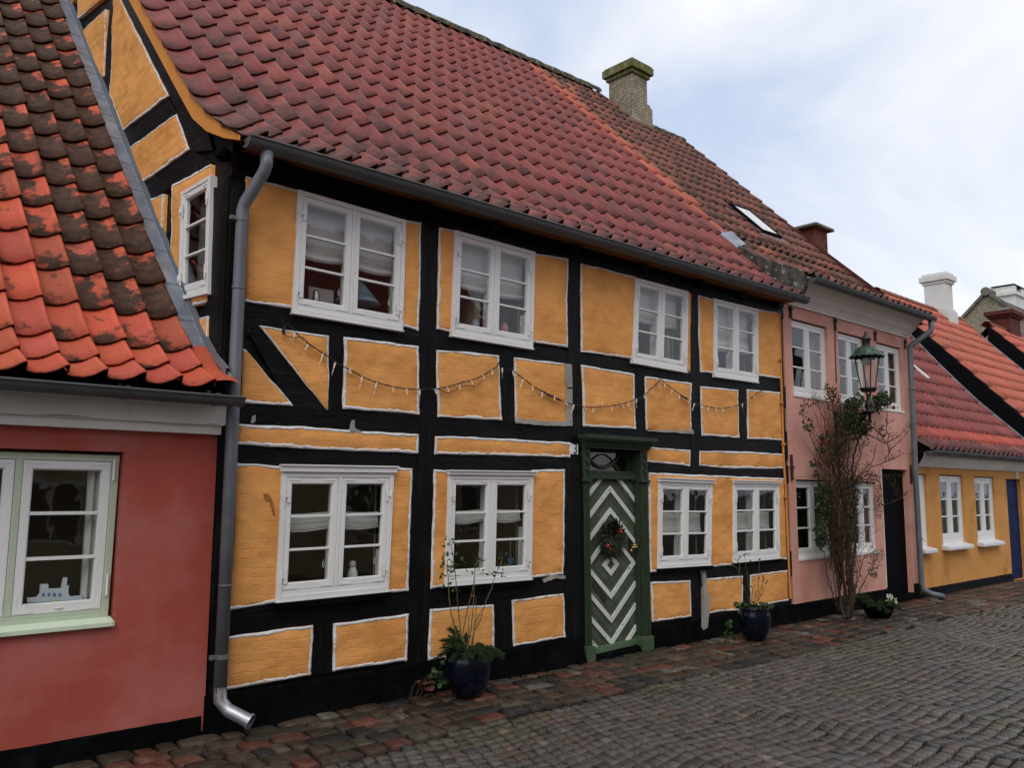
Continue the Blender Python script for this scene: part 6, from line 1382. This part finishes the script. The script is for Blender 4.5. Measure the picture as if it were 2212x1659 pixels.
cluster('S5',690,960,55,110,80,BR,(.03,.055)); cluster('S5',640,870,18,40,16,BR); cluster('S5',560,980,80,50,26,BR); cluster('S5',455,1040,25,60,12,BR); cluster('S5',500,1150,40,50,14,DG); cluster('S5',860,1230,90,60,150,[(.04,.06,.025),(.05,.055,.03)],yc=-.22)
cluster('T2',480,1160,120,120,150,DG,(.03,.065)); cluster('T2',470,1450,110,200,200,DG,(.03,.065)); cluster('T3',430,300,95,220,190,DG,(.03,.06)); cluster('T2',430,510,80,40,26,DG); cluster('T2',340,730,90,60,34,DG); cluster('T2',380,920,60,60,30,DG); cluster('T2',230,150,80,60,16,DG); cluster('T2',450,320,50,40,20,DG); cluster('T2',590,270,60,50,22,DG)
cluster('T2',690,570,60,120,70,DG); cluster('T2',950,1000,160,80,60,DG,(.025,.045)); cluster('T2',900,1220,150,240,230,DG,(.03,.055)); cluster('T3',880,200,110,260,200,DG,(.03,.05)); cluster('T2',800,350,110,260,90,DG,(.025,.045)); cluster('T3',900,800,110,260,90,BR,(.02,.04)); cluster('T2',1200,950,160,120,70,BR,(.02,.035)); cluster('T3',1270,850,90,130,60,BR,(.02,.035)); cluster('T3',1270,950,60,40,30,DG,(.02,.04)); cluster('T2',1600,900,160,80,26,DG,(.02,.03)); cluster('T2',1350,1330,80,280,170,BR,(.018,.03)); cluster('T3',1330,650,130,100,110,BR,(.018,.03)); cluster('T2',1420,200,80,90,20,DG); cluster('T2',1850,120,50,60,18,DG,(.02,.04)); cluster('T2',1140,380,70,80,30,DG,(.02,.035))
for q,d in ENDS:
    if random.random()<.30: leaf(LV,q,d,random.uniform(.014,.03),vary(random.choice(BR+DG),.35),.5)
LV.build('foliage',cr,'leaf_mid')
for q,d in ENDS[::11][:90]: mb=MB(); mb.ball(tuple(q),.0085,4); mb.build('rose_hip',cr,'anchor_rust')
for (r_,x,y,s_) in (('S5',1168,1028,.032),('T2',512,228,.026),('T2',445,400,.022)):
    mb=MB(); q=PT(r_,x,y,-.24)
    for k in range(26):
        a=k*2.4; rr=s_*.9*math.sqrt(k/26); n_=Vector((math.cos(a)*.6,-.9,math.sin(a)*.6+.3)); leaf(mb,(q[0]+rr*.5*math.cos(a),q[1]-.01,q[2]+rr*.5*math.sin(a)),n_,s_*.9,(1,1,1),1.1)
    mb.ball(tuple(q),s_*.55,6); o=mb.build('rose_bloom',cr,'rose_red')
# ---- low planter with fir and white flowers
c3=np.array([11.78,-.60]); pl=thing('planter',(c3[0],c3[1],0),'low dark bowl with fir sprigs and white flowers at the foot of the climbing rose','planter')
mb=MB(); mb.lathe([(.13,0),(.17,.05),(.20,.13),(.21,.17),(.19,.17),(.17,.14),(.01,.14)],(c3[0],c3[1],.01),24); mb.build('bowl',pl,'tar_plinth',smooth=True)
firs(pl,c3[0],c3[1],.17,[(math.radians(a),math.radians(e_)) for a,e_ in ((170,20),(190,12),(150,30),(210,5),(130,25),(0,10),(-20,2),(20,14),(-40,4),(90,35),(230,0),(270,2),(300,0))],.36)
mb=MB()
for _ in range(40): a=random.uniform(0,6.28); leaf(mb,(c3[0]+.12+.05*math.cos(a),c3[1]-.05+.05*math.sin(a),.16+random.uniform(0,.05)),(math.cos(a),math.sin(a),.7),random.uniform(.05,.09),vary((.05,.12,.035),.3),.5)
mb.build('foliage',pl,'leaf_mid')
for (x,y) in ((1490,1290),(1530,1280),(1560,1300),(1500,1320),(1470,1385),(1620,1380),(1640,1410),(1600,1350),(1545,1340),(1625,1340),(1500,1370)):
    mb=MB(); q=PT('T3',x,y,-.62)
    for k in range(5): a=k*1.2566+.3; leaf(mb,q,(math.cos(a),-.35,math.sin(a)),.03,(1,1,1),.95)
    mb.build('flower',pl,'flower_white')
# ---- weeds at the plinth
wd=thing('weed',(4.28,-.14,0),'leafy green and reddish weed at the black plinth left of the taller rose pot','plant','weeds growing at the foot of the wall')
mb=MB()
for (x,y,c_) in [(random.gauss(1700,35),random.gauss(1385,38),(.05,.09,.04)) for _ in range(30)]+[(random.gauss(1600,28),random.gauss(1465,34),(.085,.035,.02)) for _ in range(30)]:
    q=P('R7',x,y,-.17+random.uniform(-.03,.03)); leaf(mb,q,(random.uniform(-1,1),random.uniform(-1,0),random.uniform(-.6,.8)),random.uniform(.03,.06),vary(c_,.3),.75)
mb.build('leaves',wd,'leaf_mid'); mb=MB()
for _ in range(6): x_=4.30+random.uniform(-.04,.12); mb.tube([(x_,-.13,0),(x_+random.uniform(-.02,.03),-.15,.06),(x_+random.uniform(-.05,.05),-.17,random.uniform(.10,.16))],.0016,5)
mb.build('stalk',wd,'stem_green')
we=thing('weed',(8.15,-.12,0),'broad leaved green weed between the green door and the second rose pot','plant','weeds growing at the foot of the wall')
mb=MB()
for (x,y,n) in ((2020,770,9),(2015,840,9),(2140,880,12),(2060,880,5)):
    for _ in range(n): q=P('S2',x+random.gauss(0,15),y+random.gauss(0,14),-.22 if y>860 else -.15); leaf(mb,q,(random.uniform(-1,1),random.uniform(-1,0),random.uniform(-.4,.8)),random.uniform(.04,.07),vary((.045,.115,.04),.3),.95)
mb.build('leaves',we,'leaf_mid'); mb=MB(); q=P('S2',2020,800,-.15); mb.tube([(q[0],-.12,0),(q[0],-.15,q[2])],.003,5); q=P('S2',2140,890,-.2); mb.tube([(q[0],-.14,0),(q[0],-.2,q[2])],.003,5); mb.build('stalk',we,'stem_green')
q=P('S7',515,615,.03,2); mb=MB(); G=[[(q[0]+i*.02+random.uniform(-.004,.004),q[1]+j*.015,.03+random.uniform(0,.018)) for j in range(4)] for i in range(6)]; mb.grid(G); o=mb.build('scrap',None,'heart_blue',origin=tuple(q)); tag(o,'small scrap of bright blue litter on the pavement before the pink house','litter')
